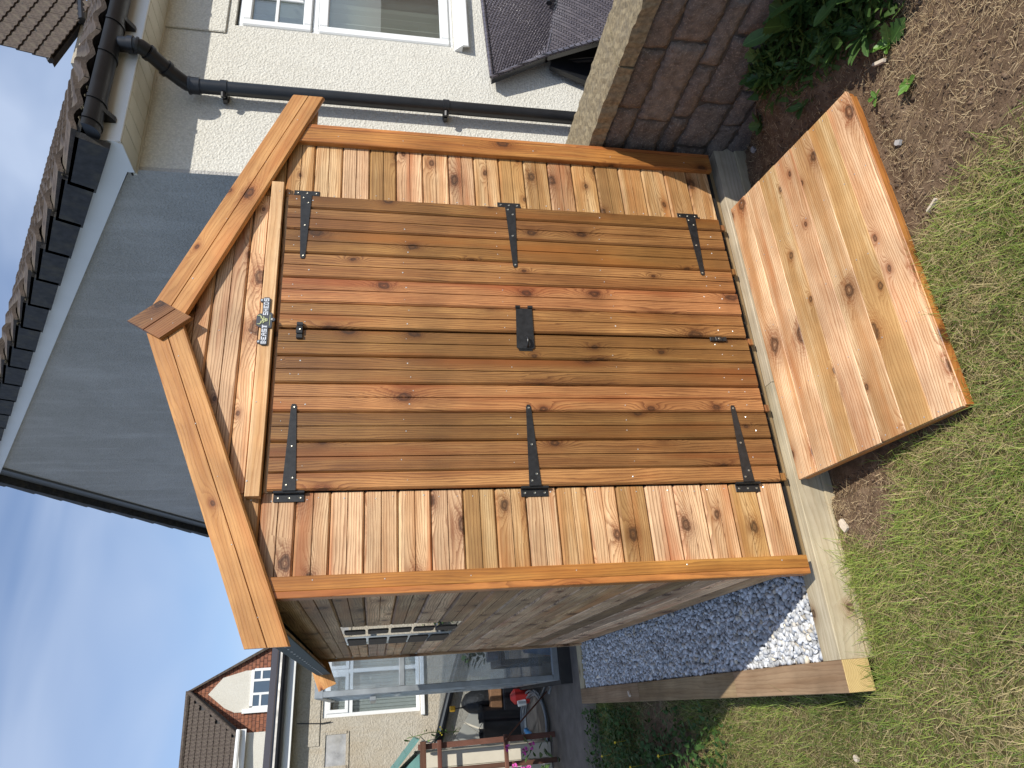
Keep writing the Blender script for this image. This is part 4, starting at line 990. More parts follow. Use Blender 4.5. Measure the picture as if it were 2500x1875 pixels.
# ------------------------------------------------------------------ rattan chair on the patio
def chair():
    m, nt_, b_ = mat_new('dark_rattan'); N = NT(nt_); uv = N.n('TexCoord').outputs['Object']
    br = N.n('TexBrick'); br.inputs['Scale'].default_value = 1; br.inputs['Brick Width'].default_value = .030; br.inputs['Row Height'].default_value = .017; br.inputs['Mortar Size'].default_value = .0022; br.inputs['Mortar Smooth'].default_value = .9
    br.inputs['Color1'].default_value = (.085, .075, .09, 1); br.inputs['Color2'].default_value = (.13, .115, .13, 1); br.inputs['Mortar'].default_value = (.006, .005, .006, 1)
    N.l(uv, br.inputs['Vector']); N.l(br.outputs['Color'], b_.inputs['Base Color']); b_.inputs['Roughness'].default_value = .22; b_.inputs['Specular IOR Level'].default_value = .9
    N.bump(N.math('SUBTRACT', 1.0, br.outputs['Fac']), 1.0, .004, b_)
    t = thing('rattan_chair', 'dark brown woven rattan chair tipped on its side on the patio against the cream wall', 'chair', (2.9, .35, .14))
    def panel(name, c, th=.035):
        # c: 4 corners; local x,y on the panel so the weave follows it; woven strands as real ridges
        c = [Vector(p) for p in c]; ex = (c[1]-c[0]).normalized(); n_ = ex.cross(c[3]-c[0]).normalized(); ey = n_.cross(ex)
        M = Matrix(((ex.x, ey.x, n_.x, c[0].x), (ex.y, ey.y, n_.y, c[0].y), (ex.z, ey.z, n_.z, c[0].z), (0, 0, 0, 1))); Mi = M.inverted()
        q = [Mi @ p for p in c]; nu, nv = 40, 26; vs_ = []; fs = []
        for i in range(nu+1):
            for j in range(nv+1):
                u, v = i/nu, j/nv; p = (q[0]*(1-u)+q[1]*u)*(1-v)+(q[3]*(1-u)+q[2]*u)*v
                bulge = .02*math.sin(PI*u)*math.sin(PI*v); vs_.append((p.x, p.y, bulge+((i+j) % 2)*.0060))
        for i in range(nu):
            for j in range(nv): a = i*(nv+1)+j; fs.append((a, a+nv+1, a+nv+2, a+1))
        b = MB(); b.add(vs_, fs)
        k = len(vs_); bk = [(p.x, p.y, -th) for p in q]; idx = [0, nu*(nv+1), nu*(nv+1)+nv, nv]
        edge = [i*(nv+1) for i in range(nu+1)]+[nu*(nv+1)+j for j in range(1, nv+1)]+[i*(nv+1)+nv for i in range(nu-1, -1, -1)]+[j for j in range(nv-1, 0, -1)]
        base = len(b.v); b.v += [(b.v[e][0], b.v[e][1], -th) for e in edge]; n2 = len(edge)
        for e in range(n2): b.f.append((edge[e], edge[(e+1) % n2], base+(e+1) % n2, base+e)); b.m.append(0)
        b.f.append(tuple(base+e for e in range(n2))); b.m.append(0)
        return b.build(name, m, t, M)
    panel('back_panel', [(2.735, .47, .845), (2.905, .43, .52), (3.55, .43, .34), (3.40, .47, .86)])
    panel('seat_panel', [(2.905, .425, .535), (2.86, .20, .165), (3.50, .20, .05), (3.60, .42, .40)])
    b = MB(); b.tube([(2.733, .455, .847), (2.903, .415, .53), (2.858, .19, .16)], .011, 8); b.tube([(2.733, .455, .847), (3.4, .455, .865)], .011, 8); b.tube([(2.903, .42, .53), (3.55, .42, .36)], .012, 8); b.build('frame', m, t, smooth=True)
    b = MB(); b.tube([(3.28, .38, .49), (3.5, .36, .44)], .017, 8); b.tube([(2.95, .5, .45), (2.93, .42, .15)], .014, 8); b.build('leg', M_BLACKP, t, smooth=True)
    b = MB(); b.poly_prism([(2.88, .50), (2.79, .30), (2.80, .14), (3.4, .14), (3.4, .40)], .47, .50, axis='y'); b.build('shadow_panel', M_BLACKP, t)  # black sheet standing in for the shadow below the chair
chair()

# ------------------------------------------------------------------ plants
def leaf_mesh(name, L, Wd, serr=0, bend=.5, n=9, mat=None):
    vs_, fs = [], []
    for i in range(n+1):
        t = i/n; wv = Wd*.5*math.sin(PI*min(1, t*.93+.05))**.8*(1+serr*(1 if i % 2 else -1)*.25); a = bend*t
        x = L*t*math.cos(a*.6); z = L*t*math.sin(a)*.35-.25*L*t*t*bend
        vs_ += [(x, -wv, z+wv*.35), (x, 0, z), (x, wv, z+wv*.35)]
    for i in range(n):
        a = i*3; fs += [(a, a+3, a+4, a+1), (a+1, a+4, a+5, a+2)]
    me = mesh(name, vs_, fs, True); me.materials.append(mat); return me
def leaf_mat(name, c0, c1, trans=.3, rough=.45):
    m, nt, b = mat_new(name); N = NT(nt); co = N.n('TexCoord').outputs['Object']; r = N.n('ObjectInfo').outputs['Random']
    sp = N.n('SeparateXYZ'); N.l(co, sp.inputs[0]); vein = N.math('LESS_THAN', N.math('ABSOLUTE', sp.outputs[1]), .0012)
    c = N.mixc(r, c0, c1); c = N.mixc(N.ramp(N.noise(co, 60, 4), [(.35, 0.0), (.75, .45)]), c, tuple(x*.6 for x in c0)); c = N.mixc(N.math('MULTIPLY', vein, .5), c, tuple(min(1, x*1.8) for x in c1))
    N.l(c, b.inputs['Base Color']); b.inputs['Roughness'].default_value = rough
    tl = N.n('BsdfTranslucent'); N.l(c, tl.inputs[0]); ms = N.n('MixShader'); ms.inputs[0].default_value = trans; o = [q for q in nt.nodes if q.type == 'OUTPUT_MATERIAL'][0]
    N.l(b.outputs[0], ms.inputs[1]); N.l(tl.outputs[0], ms.inputs[2]); N.l(ms.outputs[0], o.inputs[0]); N.bump(N.noise(co, 90, 3), .4, .002, b); return m
M_LEAF = leaf_mat('dock_leaf', (.045, .10, .022), (.085, .17, .04), .2, .55); M_LEAF2 = leaf_mat('bright_leaf', (.12, .26, .04), (.18, .34, .07))
LF = [leaf_mesh('leaf', .13, .050, .0, .9, mat=M_LEAF), leaf_mesh('leaf', .10, .062, .8, .7, mat=M_LEAF), leaf_mesh('leaf', .16, .026, .3, 1.2, mat=M_LEAF), leaf_mesh('leaf', .045, .026, .4, .6, mat=M_LEAF2)]
def weed(label, x, y, n, ids, sz, spread=.5, cat='weed', grp='weeds at the foot of the stone wall', rise=.06):
    z = float(gheight(np.array([x]), np.array([y]))[0]); t = thing('weed_plant', label, cat, (x, y, z), grp); r = random.Random(int(x*1000+y*777)); b = MB()
    for i in range(n):
        a = 2.4*i+r.uniform(-.4, .4); tl = r.uniform(-.2, spread); me = LF[r.choice(ids)]; h = rise*r.uniform(.2, 1.6)*i/n+.004; s = sz*r.uniform(.7, 1.2)
        base = Vector((x+math.cos(a)*h*.5, y+math.sin(a)*h*.5, z+h)); M = T(*base) @ Matrix.Rotation(a, 4, 'Z') @ Matrix.Rotation(-tl-.25, 4, 'Y') @ Matrix.Rotation(r.uniform(-.4, .4), 4, 'X') @ Matrix.Scale(s, 4)
        o = bpy.data.objects.new('leaf', me); place(o, t, M); b.tube([(x, y, z-.005), tuple(base)], [.0025, .0018], 5)
    b.build('stem', M_LEAF, t)
weed('tallest clump of broad dark dock leaves in the shade at the top of the weeds', 1.80, -.72, 22, (0, 1), 1.05, .9, rise=.10)
weed('shaded weed with ragged toothed leaves close to the foot of the stones', 1.79, -.50, 16, (1, 0), .8, .7, rise=.06)
weed('weed with long narrow curling leaves nearest the bare sunny soil', 1.655, -.76, 22, (2, 0), .7, .5, rise=.04)
weed('dark leafy weed further right against the stone wall', 1.77, -.90, 22, (0, 1, 2), 1.1, .9, rise=.11)
weed('large weed at the edge of the picture below the stone wall', 1.66, -.98, 22, (0, 1, 2), 1.0, .8, rise=.08)
weed('low weed with upright lance leaves in the middle of the shaded clump', 1.70, -.63, 18, (0, 2), .65, .9, rise=.04)
weed('weed with grassy drooping leaves beside the wall shadow line', 1.60, -.86, 22, (2,), .9, .6, rise=.04)
weed('pale-edged weed leaves between the large dock and the soil', 1.68, -.80, 18, (1, 2), .8, .6, rise=.06)
weed('small weed with two pointed leaves beside the ramp corner', 1.635, -.50, 5, (0, 1), .5, .3, rise=.01)
weed('bright sunlit seedling at the edge of the wall shadow', 1.49, -.90, 12, (3, 3, 1), .9, .5, rise=.02)
weed('little green seedling alone on the dry soil', 1.31, -.905, 5, (3,), .9, .4, rise=.01)
weed('tiny two-leaf seedling near the front corner of the ramp', 1.38, -.785, 4, (3,), .6, .3, rise=.01)
weed('dark leaf sprout in the shade below the stone wall and the ramp', 1.78, -.26, 6, (3, 1), .55, .4, rise=.01)
def undergrowth():
    n = 5200; x = RNG.uniform(1.42, 1.86, n); y = RNG.uniform(-1.25, -.40, n); m = sstep(.0, .16, (x-1.60)+(-.62-y)*.28+.12*(fbm(x, y, 8, 3)-.5)); k = RNG.random(n) < m; x, y = x[k], y[k]; n = len(x)
    z = gheight(x, y)+RNG.random(n)**1.5*.07; q = RNG.random((n, 1)); col = np.array([.045, .095, .020])*(1-q)+np.array([.10, .17, .040])*q; L = RNG.uniform(.02, .055, n)
    V, F, c = blades(np.stack([x, y, z], 1), L, L*RNG.uniform(.12, .6, n), RNG.uniform(.4, 1.5, n), RNG.uniform(-.1, 1.1, n), RNG.uniform(0, 2*PI, n), col, 3)
    tri_mesh('undergrowth', V, F, c, M_GRASS, label='tangled dark green undergrowth in the shade at the foot of the stone wall', cat='undergrowth')
undergrowth()
def cover():
    n = 17000; x = RNG.uniform(-1.75, -.43, n); y = RNG.uniform(1.05, 3.35, n)
    d = fbm(x, y, 3, 2); keep = RNG.random(n) < np.clip((d-.30)*3.2, .1, 1)*sstep(.9, 1.7, y+(-.43-x)*.4)
    x, y = x[keep], y[keep]; n = len(x); h = RNG.uniform(0, 1, n)**1.3*(.03+.12*d[keep]); z = gheight(x, y)+h
    L = RNG.uniform(.014, .036, n); k = RNG.random((n, 1)); col = (np.array([.030, .075, .014])*(1-k)+np.array([.075, .15, .035])*k)
    V, F, c = blades(np.stack([x, y, z], 1), L, L*.75, RNG.uniform(.5, 1.5, n), RNG.uniform(-.1, .9, n), RNG.uniform(0, 2*PI, n), col, 3)
    tri_mesh('ground_cover', V, F, c, M_GRASS, label='dark low leafy plants beyond the lawn left of the side sleepers', cat='ground cover')
    m_y = simple('yellow_petal', (.85, .62, .03), .5)
    spots = [(-.66, 1.75), (-.74, 2.2), (-.88, 2.05), (-.80, 1.62), (-.71, 2.75), (-.93, 2.6), (-.62, 2.45), (-1.0, 1.9)]
    for i, (x, y) in enumerate(spots):
        z = float(gheight(np.array([x]), np.array([y]))[0])+.13; b = MB()
        vs_ = [(0, 0, .0)]+[(.011*math.cos(a*PI/5)*(1 if a % 2 else .5), .011*math.sin(a*PI/5)*(1 if a % 2 else .5), .003) for a in range(10)]
        b.add(vs_, [(0, a+1, (a+1) % 10+1) for a in range(10)]); b.tube([(0, 0, 0), (.004, 0, -.12)], .001, 4)
        tag(b.build('yellow_flower', m_y, None, T(x, y, z) @ Matrix.Rotation(.4, 4, 'X')), ['yellow flower nearest the shadow edge beside the side sleeper', 'yellow flower among the leaves halfway along the shaded sleeper', 'yellow flower further out from the sleeper, at the left of the clump', 'yellow flower closest to the sunny lawn in the leafy clump', 'yellow flower near the concrete path, closest to the sleeper', 'yellow flower near the concrete path at the outer edge of the leaves', 'yellow flower close to the far joint of the side sleepers', 'outermost yellow flower at the edge of the picture'][i], 'flower', 'yellow flowers in the ground cover')
cover()
def litter():
    b = MB(); 
    def slab(x, y, L, Wd, a, mat, name, label, cat, z=.01):
        zz = float(gheight(np.array([x]), np.array([y]))[0]); bb = MB(); bb.poly_prism([(-L/2, -Wd/2), (L*.45, -Wd*.45), (L/2, Wd*.2), (L*.1, Wd/2), (-L*.5, Wd*.4)], 0, z, axis='z'); return tag(bb.build(name, mat, None, T(x, y, zz+.006) @ Matrix.Rotation(a, 4, 'Z') @ Matrix.Rotation(.08, 4, 'X')), label, cat)
    mw = simple('pale_chip', (.66, .56, .44), .8, nscale=30, namt=.2); ms = simple('grey_pebble', (.42, .40, .38), .8, nscale=30, namt=.2)
    slab(.13, -.07, .045, .026, .5, mw, 'stone_chip', 'pale flat stone chip on the straw beside the front sleeper', 'stone')
    slab(1.47, -.845, .055, .012, 1.0, mw, 'twig', 'short pale twig lying near the bright seedling', 'twig')
    slab(.90, -.83, .045, .009, 1.9, mw, 'twig', 'short brown stick on the soil in front of the ramp', 'twig')
    slab(1.80, -.10, .028, .022, .3, ms, 'pebble', 'small grey pebble in the shade by the end of the front sleeper', 'stone')
    slab(1.17, -.80, .022, .018, .9, ms, 'pebble', 'grey pebble in the soil close to the ramp front edge', 'stone')
    slab(-.60, .20, .020, .017, .9, mw, 'pebble', 'white pebble lying in the lawn left of the side sleeper', 'stone')
    slab(-.35, 2.1, .035, .018, .7, mw, 'pebble', 'white chip lying on top of the shaded side sleeper', 'stone', .01).location.z = -.049
litter()

# ------------------------------------------------------------------ behind the shed: path, greenhouse, neighbour bungalow
def back():
    b = MB(); b.box(-6, 6, 3.19, 9, -.30, -.155); tag(b.build('concrete_path', M_CONC), kind='structure')
    # greenhouse
    t = thing('greenhouse', 'aluminium greenhouse with large clear panes standing behind the shed', 'greenhouse', (.6, 4.8, -.155))
    x0, x1, y0, y1, zt = -.212, 1.7, 3.80, 5.75, 1.865
    b = MB(); b.box(x0-.03, x1, y0-.03, y0+.05, -.155, -.055); b.box(x0-.03, x0+.05, y0+.05, y1, -.155, -.055); b.build('plinth', simple('dark_plinth', (.045, .04, .035), .8, nscale=20), t)
    def bar(nm, *a): bb = MB(); bb.box(*a, c=.004); bb.build(nm, M_ALU, t)
    bar('base_rail', x0, x1, y0-.008, y0+.03, -.055, .0); bar('base_rail', x0, x0+.03, y0+.03, y1, -.055, .0)
    bar('corner_post', x0, x0+.045, y0-.010, y0+.035, .0, zt); bar('corner_post', x0, x0+.04, y1-.04, y1, .0, zt)
    bar('cross_rail', x0+.045, x1, y0-.004, y0+.026, 1.20, 1.245); bar('eaves_rail', x0-.006, x1, y0-.012, y0+.035, zt-.045, zt+.02); bar('eaves_rail', x0-.006, x0+.04, y0+.035, y1, zt-.045, zt+.02)
    for xx in (.42, 1.05): bar('glazing_post', xx-.014, xx+.014, y0-.003, y0+.025, .0, 1.82)
    for yy in (4.45, 5.1): bar('glazing_post', x0+.002, x0+.024, yy-.014, yy+.014, .0, 1.82)
    bar('door_rail', x0-.045, x0-.014, y0+.02, y1+.1, 1.42, 1.47)
    for zz0, zz1 in ((.0, 1.2), (1.245, 1.82)):
        for a, e in ((x0+.045, .406), (.434, 1.036), (1.064, x1)): bb = MB(); bb.box(a, e, y0+.008, y0+.012, zz0, zz1); bb.build('pane', M_GHGLASS, t)
        for a, e in ((y0+.035, 4.436), (4.464, 5.086), (5.114, y1-.04)): bb = MB(); bb.box(x0+.010, x0+.014, a, e, zz0, zz1); bb.build('pane', M_GHGLASS, t)
    for a, e in ((x0+.04, .8), (.8, x1)): bb = MB(); bb.box(a, e, y1-.01, y1-.006, 0, zt); bb.build('pane', M_GHGLASS, t)
    bb = MB(); bb.poly_prism([(y0, zt+.02), ((y0+y1)/2, zt+.6), ((y0+y1)/2, zt+.605), (y0, zt+.025)], .9, x1, axis='x'); bb.build('roof_pane', M_GHGLASS, t)
    # things inside
    b = MB(); b.box(-.05, 1.5, 4.3, 4.9, .30, .34); b.box(-.05, 0, 4.3, 4.35, -.15, .30); b.box(-.05, 0, 4.85, 4.9, -.15, .30); tag(b.build('staging_bench', simple('dark_bench', (.05, .05, .048), .7)), 'dark staging bench inside the greenhouse', 'bench')
    for i, (px, py, h, lab) in enumerate(((.05, 4.45, .26, 'leafy pot plant on the bench nearest the greenhouse corner'), (.38, 4.5, .34, 'taller pot plant on the bench deeper in the greenhouse'))):
        tt = thing('pot_plant', lab, 'plant', (px, py, .34), 'pot plants in the greenhouse'); bb = MB(); bb.tube([(px, py, .34), (px, py, .44)], [.045, .06], 12); bb.build('pot', simple('grey_pot', (.22, .24, .26), .6), tt)
        r = random.Random(i)
        for k in range(22):
            a = k*2.4; M = T(px+.03*math.cos(a), py+.03*math.sin(a), .44+h*k/22*.8) @ Matrix.Rotation(a, 4, 'Z') @ Matrix.Rotation(-r.uniform(0, .9), 4, 'Y') @ Matrix.Scale(.8, 4); place(bpy.data.objects.new('leaf', LF[r.choice((0, 1))]), tt, M)
    b = MB(); b.tube([(.12, 4.1, -.15), (.12, 4.1, -.14), (.13, 4.1, .16)], [.12, .13, .10], 14); tag(b.build('blue_bucket', simple('blue_grey_bucket', (.10, .17, .25), .5), smooth=True), 'blue-grey bucket on the floor behind the greenhouse glass', 'bucket')
    b = MB(); 
    for k in range(7): b.tube([(.02+.05*k, 4.15+.02*(k % 2), -.15), (.03+.05*k, 4.15, -.02)], [.03, .034], 8)
    tag(b.build('pot_row', simple('terracotta', (.33, .16, .09), .8)), 'row of little plant pots on the greenhouse floor', 'pots')

    # neighbour bungalow, slightly turned
    R = Matrix.Translation((-.3, 7.0, 0)) @ Matrix.Rotation(math.radians(8), 4, 'Z')
    t = thing('neighbour_bungalow', 'weathered cream bungalow behind the greenhouse with white fascia and black gutter', 'house', (-.3, 7.0, -.155), rz=math.radians(8))
    def nb(nm, mat, f, par=None):
        bb = MB(); f(bb); return bb.build(nm, mat, par or t, R)
    wx0, wx1, wz0, wz1 = -.065, .98, .89, 2.02
    def wall(bb):
        bb.box(-4.0, wx0, 0, .25, -.2, 2.45); bb.box(wx0, wx1, 0, .25, -.2, wz0); bb.box(wx0, wx1, 0, .25, wz1, 2.45); bb.box(wx1, 5, 0, .25, -.2, 2.45)
    nb('wall', M_NCREAM, wall)
    nb('render_drip', M_NCREAM, lambda bb: bb.box(-.35, 1.25, -.014, -.0005, 2.045, 2.30))
    nb('fascia', M_WHITE, lambda bb: (bb.box(-4, 5, -.20, -.18, 2.335, 2.46)))
    nb('soffit', M_WHITED, lambda bb: bb.box(-4, 5, -.179, -.001, 2.345, 2.36))
    g = nb('gutter', M_BLACKP, lambda bb: bb.tube([(-4, -.25, 2.475), (5, -.25, 2.475)], .055, 14))
    nb('gutter_bracket', M_BLACKP, lambda bb: [bb.box(x-.012, x+.012, -.20, -.17, 2.43, 2.50) for x in (-1.4, -.35, .7)], g)
    nb('roof', simple('dark_roof_edge', (.055, .045, .045), .8, nscale=12), lambda bb: bb.poly_prism([(-.24, 2.53), (-.24, 2.545), (3.5, 3.1), (3.5, 2.5), (-.17, 2.47)], -4, 5, axis='x'))
    def wf(bb):
        w_ = .045
        bb.box(wx0, wx1, .02, .07, wz0, wz0+w_, c=.004); bb.box(wx0, wx1, .02, .07, wz1-w_, wz1, c=.004); bb.box(wx0, wx0+w_, .02, .07, wz0+w_, wz1-w_, c=.004); bb.box(wx1-w_, wx1, .02, .07, wz0+w_, wz1-w_, c=.004)
        bb.box(wx0+w_, wx1-w_, .02, .07, 1.68, 1.73, c=.004); bb.box(.42, .465, .02, .07, wz0+w_, 1.68, c=.004); bb.box(.42, .465, .02, .07, 1.73, wz1-w_, c=.004)
    wn = nb('window', M_WHITE, wf)
    def sash(bb):
        for a, e in ((wx0+.045, .42), (.465, wx1-.045)):
            bb.box(a, a+.04, .005, .03, 1.73, 1.975, c=.003); bb.box(e-.04, e, .005, .03, 1.73, 1.975, c=.003); bb.box(a+.04, e-.04, .005, .03, 1.73, 1.77, c=.003); bb.box(a+.04, e-.04, .005, .03, 1.935, 1.975, c=.003)
    nb('top_sash', M_WHITE, sash, wn)
    nb('window_sill', M_WHITE, lambda bb: bb.box(wx0-.05, wx1+.05, -.05, .02, wz0-.055, wz0-.005, c=.006), wn)
    nb('pane', M_GLASS, lambda bb: bb.box(wx0+.03, wx1-.03, .04, .045, wz0+.03, wz1-.03), wn)
    mb = simple('white_blind', (.72, .74, .76), .7)
    bm_ = MB(); bm_.box(-.0190, .0190, 0, .002, wz0, wz1-.02); bl = None
    k = 0; xx = wx0+.03
    while xx < wx1-.02:
        M = R @ T(xx, .11, 0) @ Matrix.Rotation(.22, 4, 'Z')
        if bl is None: bl = bm_.build('blind_slat', mb, wn, M)
        else: place(bpy.data.objects.new('blind_slat', bl.data), wn, M)
        xx += .040
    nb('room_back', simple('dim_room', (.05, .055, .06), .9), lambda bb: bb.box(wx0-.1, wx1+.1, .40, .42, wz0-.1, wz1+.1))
    # blocked-up opening
    vb = nb('blocked_opening', simple('cement_patch', (.36, .36, .36), .9, nscale=9, namt=.3, bscale=60, bdist=.008, dirt=((.5, .47, .40), .6)), lambda bb: bb.box(-.565, -.245, -.003, .02, 1.745, 1.975))
    nb('patch_frame', M_NCREAM, lambda bb: (bb.box(-.600, -.215, -.016, -.0008, 1.976, 2.012), bb.box(-.600, -.566, -.012, -.0008, 1.725, 1.975), bb.box(-.244, -.215, -.012, -.0008, 1.725, 1.975), bb.box(-.6, -.215, -.012, -.0008, 1.712, 1.744)), vb)
    dp = nb('waste_pipe', M_BLACKP, lambda bb: bb.tube([(-1.2, -.09, .86), (-.45, -.09, .705), (.12, -.09, .525), (.9, -.09, .25)], .052, 14))
    nb('cable', M_BLACKP, lambda bb: bb.tube([(-.10, -.02, 2.3), (-.12, -.02, 2.03), (-.11, -.02, 1.92)], .006, 6))
    # brick and tile-hung house far behind
    t = thing('far_house', 'red tile-hung house with a cream gable and brown roof beyond the bungalow', 'house', (0, 20, -.2))
    m_red = simple('red_hung_tiles', (.30, .125, .07), .85, nscale=9, namt=.3)
    nt_ = m_red.node_tree; N = NT(nt_); bs = nt_.nodes['Principled BSDF']; co = N.n('TexCoord').outputs['Object']
    sp = N.n('SeparateXYZ'); N.l(co, sp.inputs[0]); cb = N.n('CombineXYZ'); N.l(sp.outputs[0], cb.inputs[0]); N.l(sp.outputs[2], cb.inputs[1])
    brk = N.n('TexBrick'); brk.inputs['Scale'].default_value = 1; brk.inputs['Brick Width'].default_value = .17; brk.inputs['Row Height'].default_value = .10; brk.inputs['Mortar Size'].default_value = .008
    brk.inputs['Color1'].default_value = (.33, .13, .07, 1); brk.inputs['Color2'].default_value = (.25, .10, .06, 1); brk.inputs['Mortar'].default_value = (.12, .055, .04, 1); N.l(cb.outputs[0], brk.inputs['Vector']); N.l(brk.outputs['Color'], bs.inputs['Base Color']); N.bump(N.math('SUBTRACT', 1.0, brk.outputs['Fac']), .8, .02, bs)
    b = MB(); b.poly_prism([(-.65, -.2), (2.6, -.2), (2.6, 2.25), (.53, 6.36), (-.68, 4.90)], 20.0, 20.3, axis='y'); b.build('tile_hung_wall', m_red, t)
    # scalloped hung tiles (rows kept as joined geometry: a few pixels each)
    b = MB(); row = 0; z = 4.2
    while z < 6.3:
        xl = max(-.63, .53-(6.36-z)/1.21); xr = .53+(6.36-z)/1.985; x = xl+(.08 if row % 2 else 0)
        while x < xr-.12: b.box(x+.004, x+.156, 19.985-.010, 19.9995, z, z+.10); x += .16
        z += .105; row += 1
    tag(b.build('hung_tiles', m_red, t), kind='stuff')
    b = MB(); b.poly_prism([(.43, 5.91), (.83, 5.55), (.98, 4.95), (.98, 4.2), (-.1, 4.2), (-.08, 5.18), (.05, 5.45)], 19.955, 19.972, axis='y'); b.build('cream_gable_render', M_CREAM, t)
    b = MB()
    for a, e, z0, z1 in ((.02, .99, 4.72, 4.80), (-.02, .05, 3.9, 4.8), (.95, 1.02, 3.9, 4.72), (.33, .39, 3.9, 4.72), (.68, .74, 3.9, 4.72), (.05, .33, 4.50, 4.55), (.74, .95, 4.50, 4.55)): b.box(a, e, 19.92, 19.952, z0, z1)
    wn = b.build('window', M_WHITE, t); b = MB(); b.box(0, 1.0, 19.935, 19.94, 3.9, 4.75); b.build('pane', simple('dark_blue_glass', (.06, .09, .13), .08, spec=.9), wn)
    b = MB(); b.box(-.12, .0, 19.88, 19.952, 4.0, 4.98); b.build('white_post', M_WHITE, t)
    # right verge and roof behind
    b = MB(); b.poly_prism([(.53, 6.46), (2.7, 2.27), (2.62, 2.20), (.53, 6.36)], 19.85, 23, axis='y'); b.build('roof', M_TILE, t)
    # left wing roof
    v = [(.53, 19.9, 6.42), (-4.5, 21.4, 6.30), (-4.5, 18.9, 4.93), (-.62, 19.35, 4.93)]
    v = [(.50, 19.87, 6.36), (-3.6, 19.87, 6.30), (-3.6, 19.35, 4.93), (-.62, 19.35, 4.93)]
    b = MB(); b.add([Vector(p) for p in v]+[Vector(p)-Vector((0, -.1, .12)) for p in v], [(0, 3, 2, 1), (4, 5, 6, 7), (0, 4, 7, 3), (1, 2, 6, 5), (2, 3, 7, 6), (0, 1, 5, 4)]); lw = b.build('roof', M_TILEEND, t)
    uu = Vector((0, .52, 1.40)).normalized()
    tile_slope(lw, Vector((-3.2, 19.33, 4.93)), X_, uu, 21, 9, gauge=.28, wd=.30, scale=.60, limit=300, skip=lambda p: p.x > -.66+(p.z-4.93)/1.43*1.12 or p.x < -2.4)
    b = MB(); b.tube([(.55, 19.83, 6.40), (-3.6, 19.85, 6.34)], .07, 8); b.tube([(.53, 19.8, 6.40), (-.62, 19.27, 4.97)], .05, 8); b.build('ridge', M_TILE, lw)
    b = MB(); b.tube([(-.50, 19.15, 4.90), (-4.5, 18.75, 4.90)], .06, 8); b.box(-4.5, -.5, 19.22, 19.26, 4.72, 4.90); b.build('white_gutter', M_WHITE, t)
    b = MB(); b.box(-4.5, -.60, 19.4, 19.6, -.2, 4.85); b.build('wing_wall', M_CREAM, t)
    # clutter beside the greenhouse
    def hose():
        t = thing('garden_hose', 'coiled grey garden hose lying on the concrete path', 'hose', (-.6, 5.2, -.15)); b = MB(); pts = []
        for i in range(150):
            a = i*2*PI/30; rx, ry = .26+.012*math.sin(i*.37)+.012*(i//30), .52+.02*math.sin(i*.21)+.02*(i//30); pts.append((-.56+rx*math.cos(a)+.03*math.sin(i*.05), 5.27+ry*math.sin(a), -.142+.008*(i//30)))
        pts += [(-.34, 5.0, -.14), (-.22, 4.7, -.14), (-.25, 4.5, -.14), (-.30, 4.6, -.14)]
        b.tube(pts, .0095, 8); b.build('hose_pipe', simple('grey_hose', (.24, .26, .27), .45), t, smooth=True)
        b = MB(); b.tube([(-.67, 5.35, -.10), (-.62, 5.55, -.09)], .026, 10); b.tube([(-.66, 5.45, -.09), (-.60, 5.45, -.06)], .02, 8); b.build('blue_connector', simple('blue_plastic', (.06, .22, .45), .4), t)
    hose()
    b = MB(); b.tube([(-.55, 6.05, -.15), (-.55, 6.05, -.145), (-.55, 6.05, .30)], [.14, .15, .185], 20, cap=False); b.tube([(-.55, 6.05, .285), (-.55, 6.05, .305)], .195, 20, cap=False); b.tube([(-.55, 6.05, .18), (-.55, 6.05, .185)], .165, 20)
    tag(b.build('black_tub', M_BLACKP, smooth=True), 'round black plastic tub standing on the path beside the wall', 'tub')
    t2 = thing('leaning_slabs', 'cream tiled slabs leaning against the wall behind the black tub', 'slabs', (-.6, 6.3, -.15))
    m_s = simple('cream_slab', (.62, .57, .46), .8, nscale=6, namt=.08)
    for i in range(3):
        for j in range(3):
            b = MB(); b.box(i*.175+.003, (i+1)*.175-.003, 0, .03, -j*.175-.172, -j*.175, c=.003); b.build('slab', m_s, t2, T(-.80, 6.25, .66) @ Matrix.Rotation(.62, 4, 'Y') @ Matrix.Rotation(-.12, 4, 'X'))
    def can():
        t = thing('red_can', 'red and white plastic can beside the black tub', 'can', (-.30, 5.6, -.15)); b = MB(); b.tube([(-.30, 5.6, -.15), (-.30, 5.6, .0), (-.30, 5.6, .04)], [.075, .075, .03], 14); b.build('body', simple('red_plastic', (.5, .03, .025), .4), t, smooth=True)
        b = MB(); b.tube([(-.36, 5.53, -.1), (-.37, 5.52, -.02)], .03, 8); b.build('white_handle', M_WHITE, t)
    can()
    b = MB(); b.tube([(-.30, 6.25, .10), (-.30, 6.24, .25), (-.33, 6.24, .42), (-.34, 6.25, .48)], [.12, .15, .10, .03], 12); tag(b.build('black_bag', simple('black_bag_cloth', (.012, .012, .013), .6, nscale=20, bscale=25, bdist=.02), smooth=True), 'crumpled black bag hanging against the wall', 'bag')
    b = MB(); b.box(-.42, -.18, 6.0, 6.2, .06, .19, c=.01); tag(b.build('tan_basket', simple('tan_basket', (.34, .17, .08), .8, nscale=40)), 'tan brown basket on the black crate', 'basket')
    b = MB(); b.box(-.44, -.16, 5.95, 6.3, -.15, .055, c=.008)
    for k in range(4): b.box(-.42+k*.07, -.37+k*.07, 5.94, 5.951, -.12, .03)
    tag(b.build('black_crate', M_BLACKP), 'black plastic crate on the path under the tan basket', 'crate')
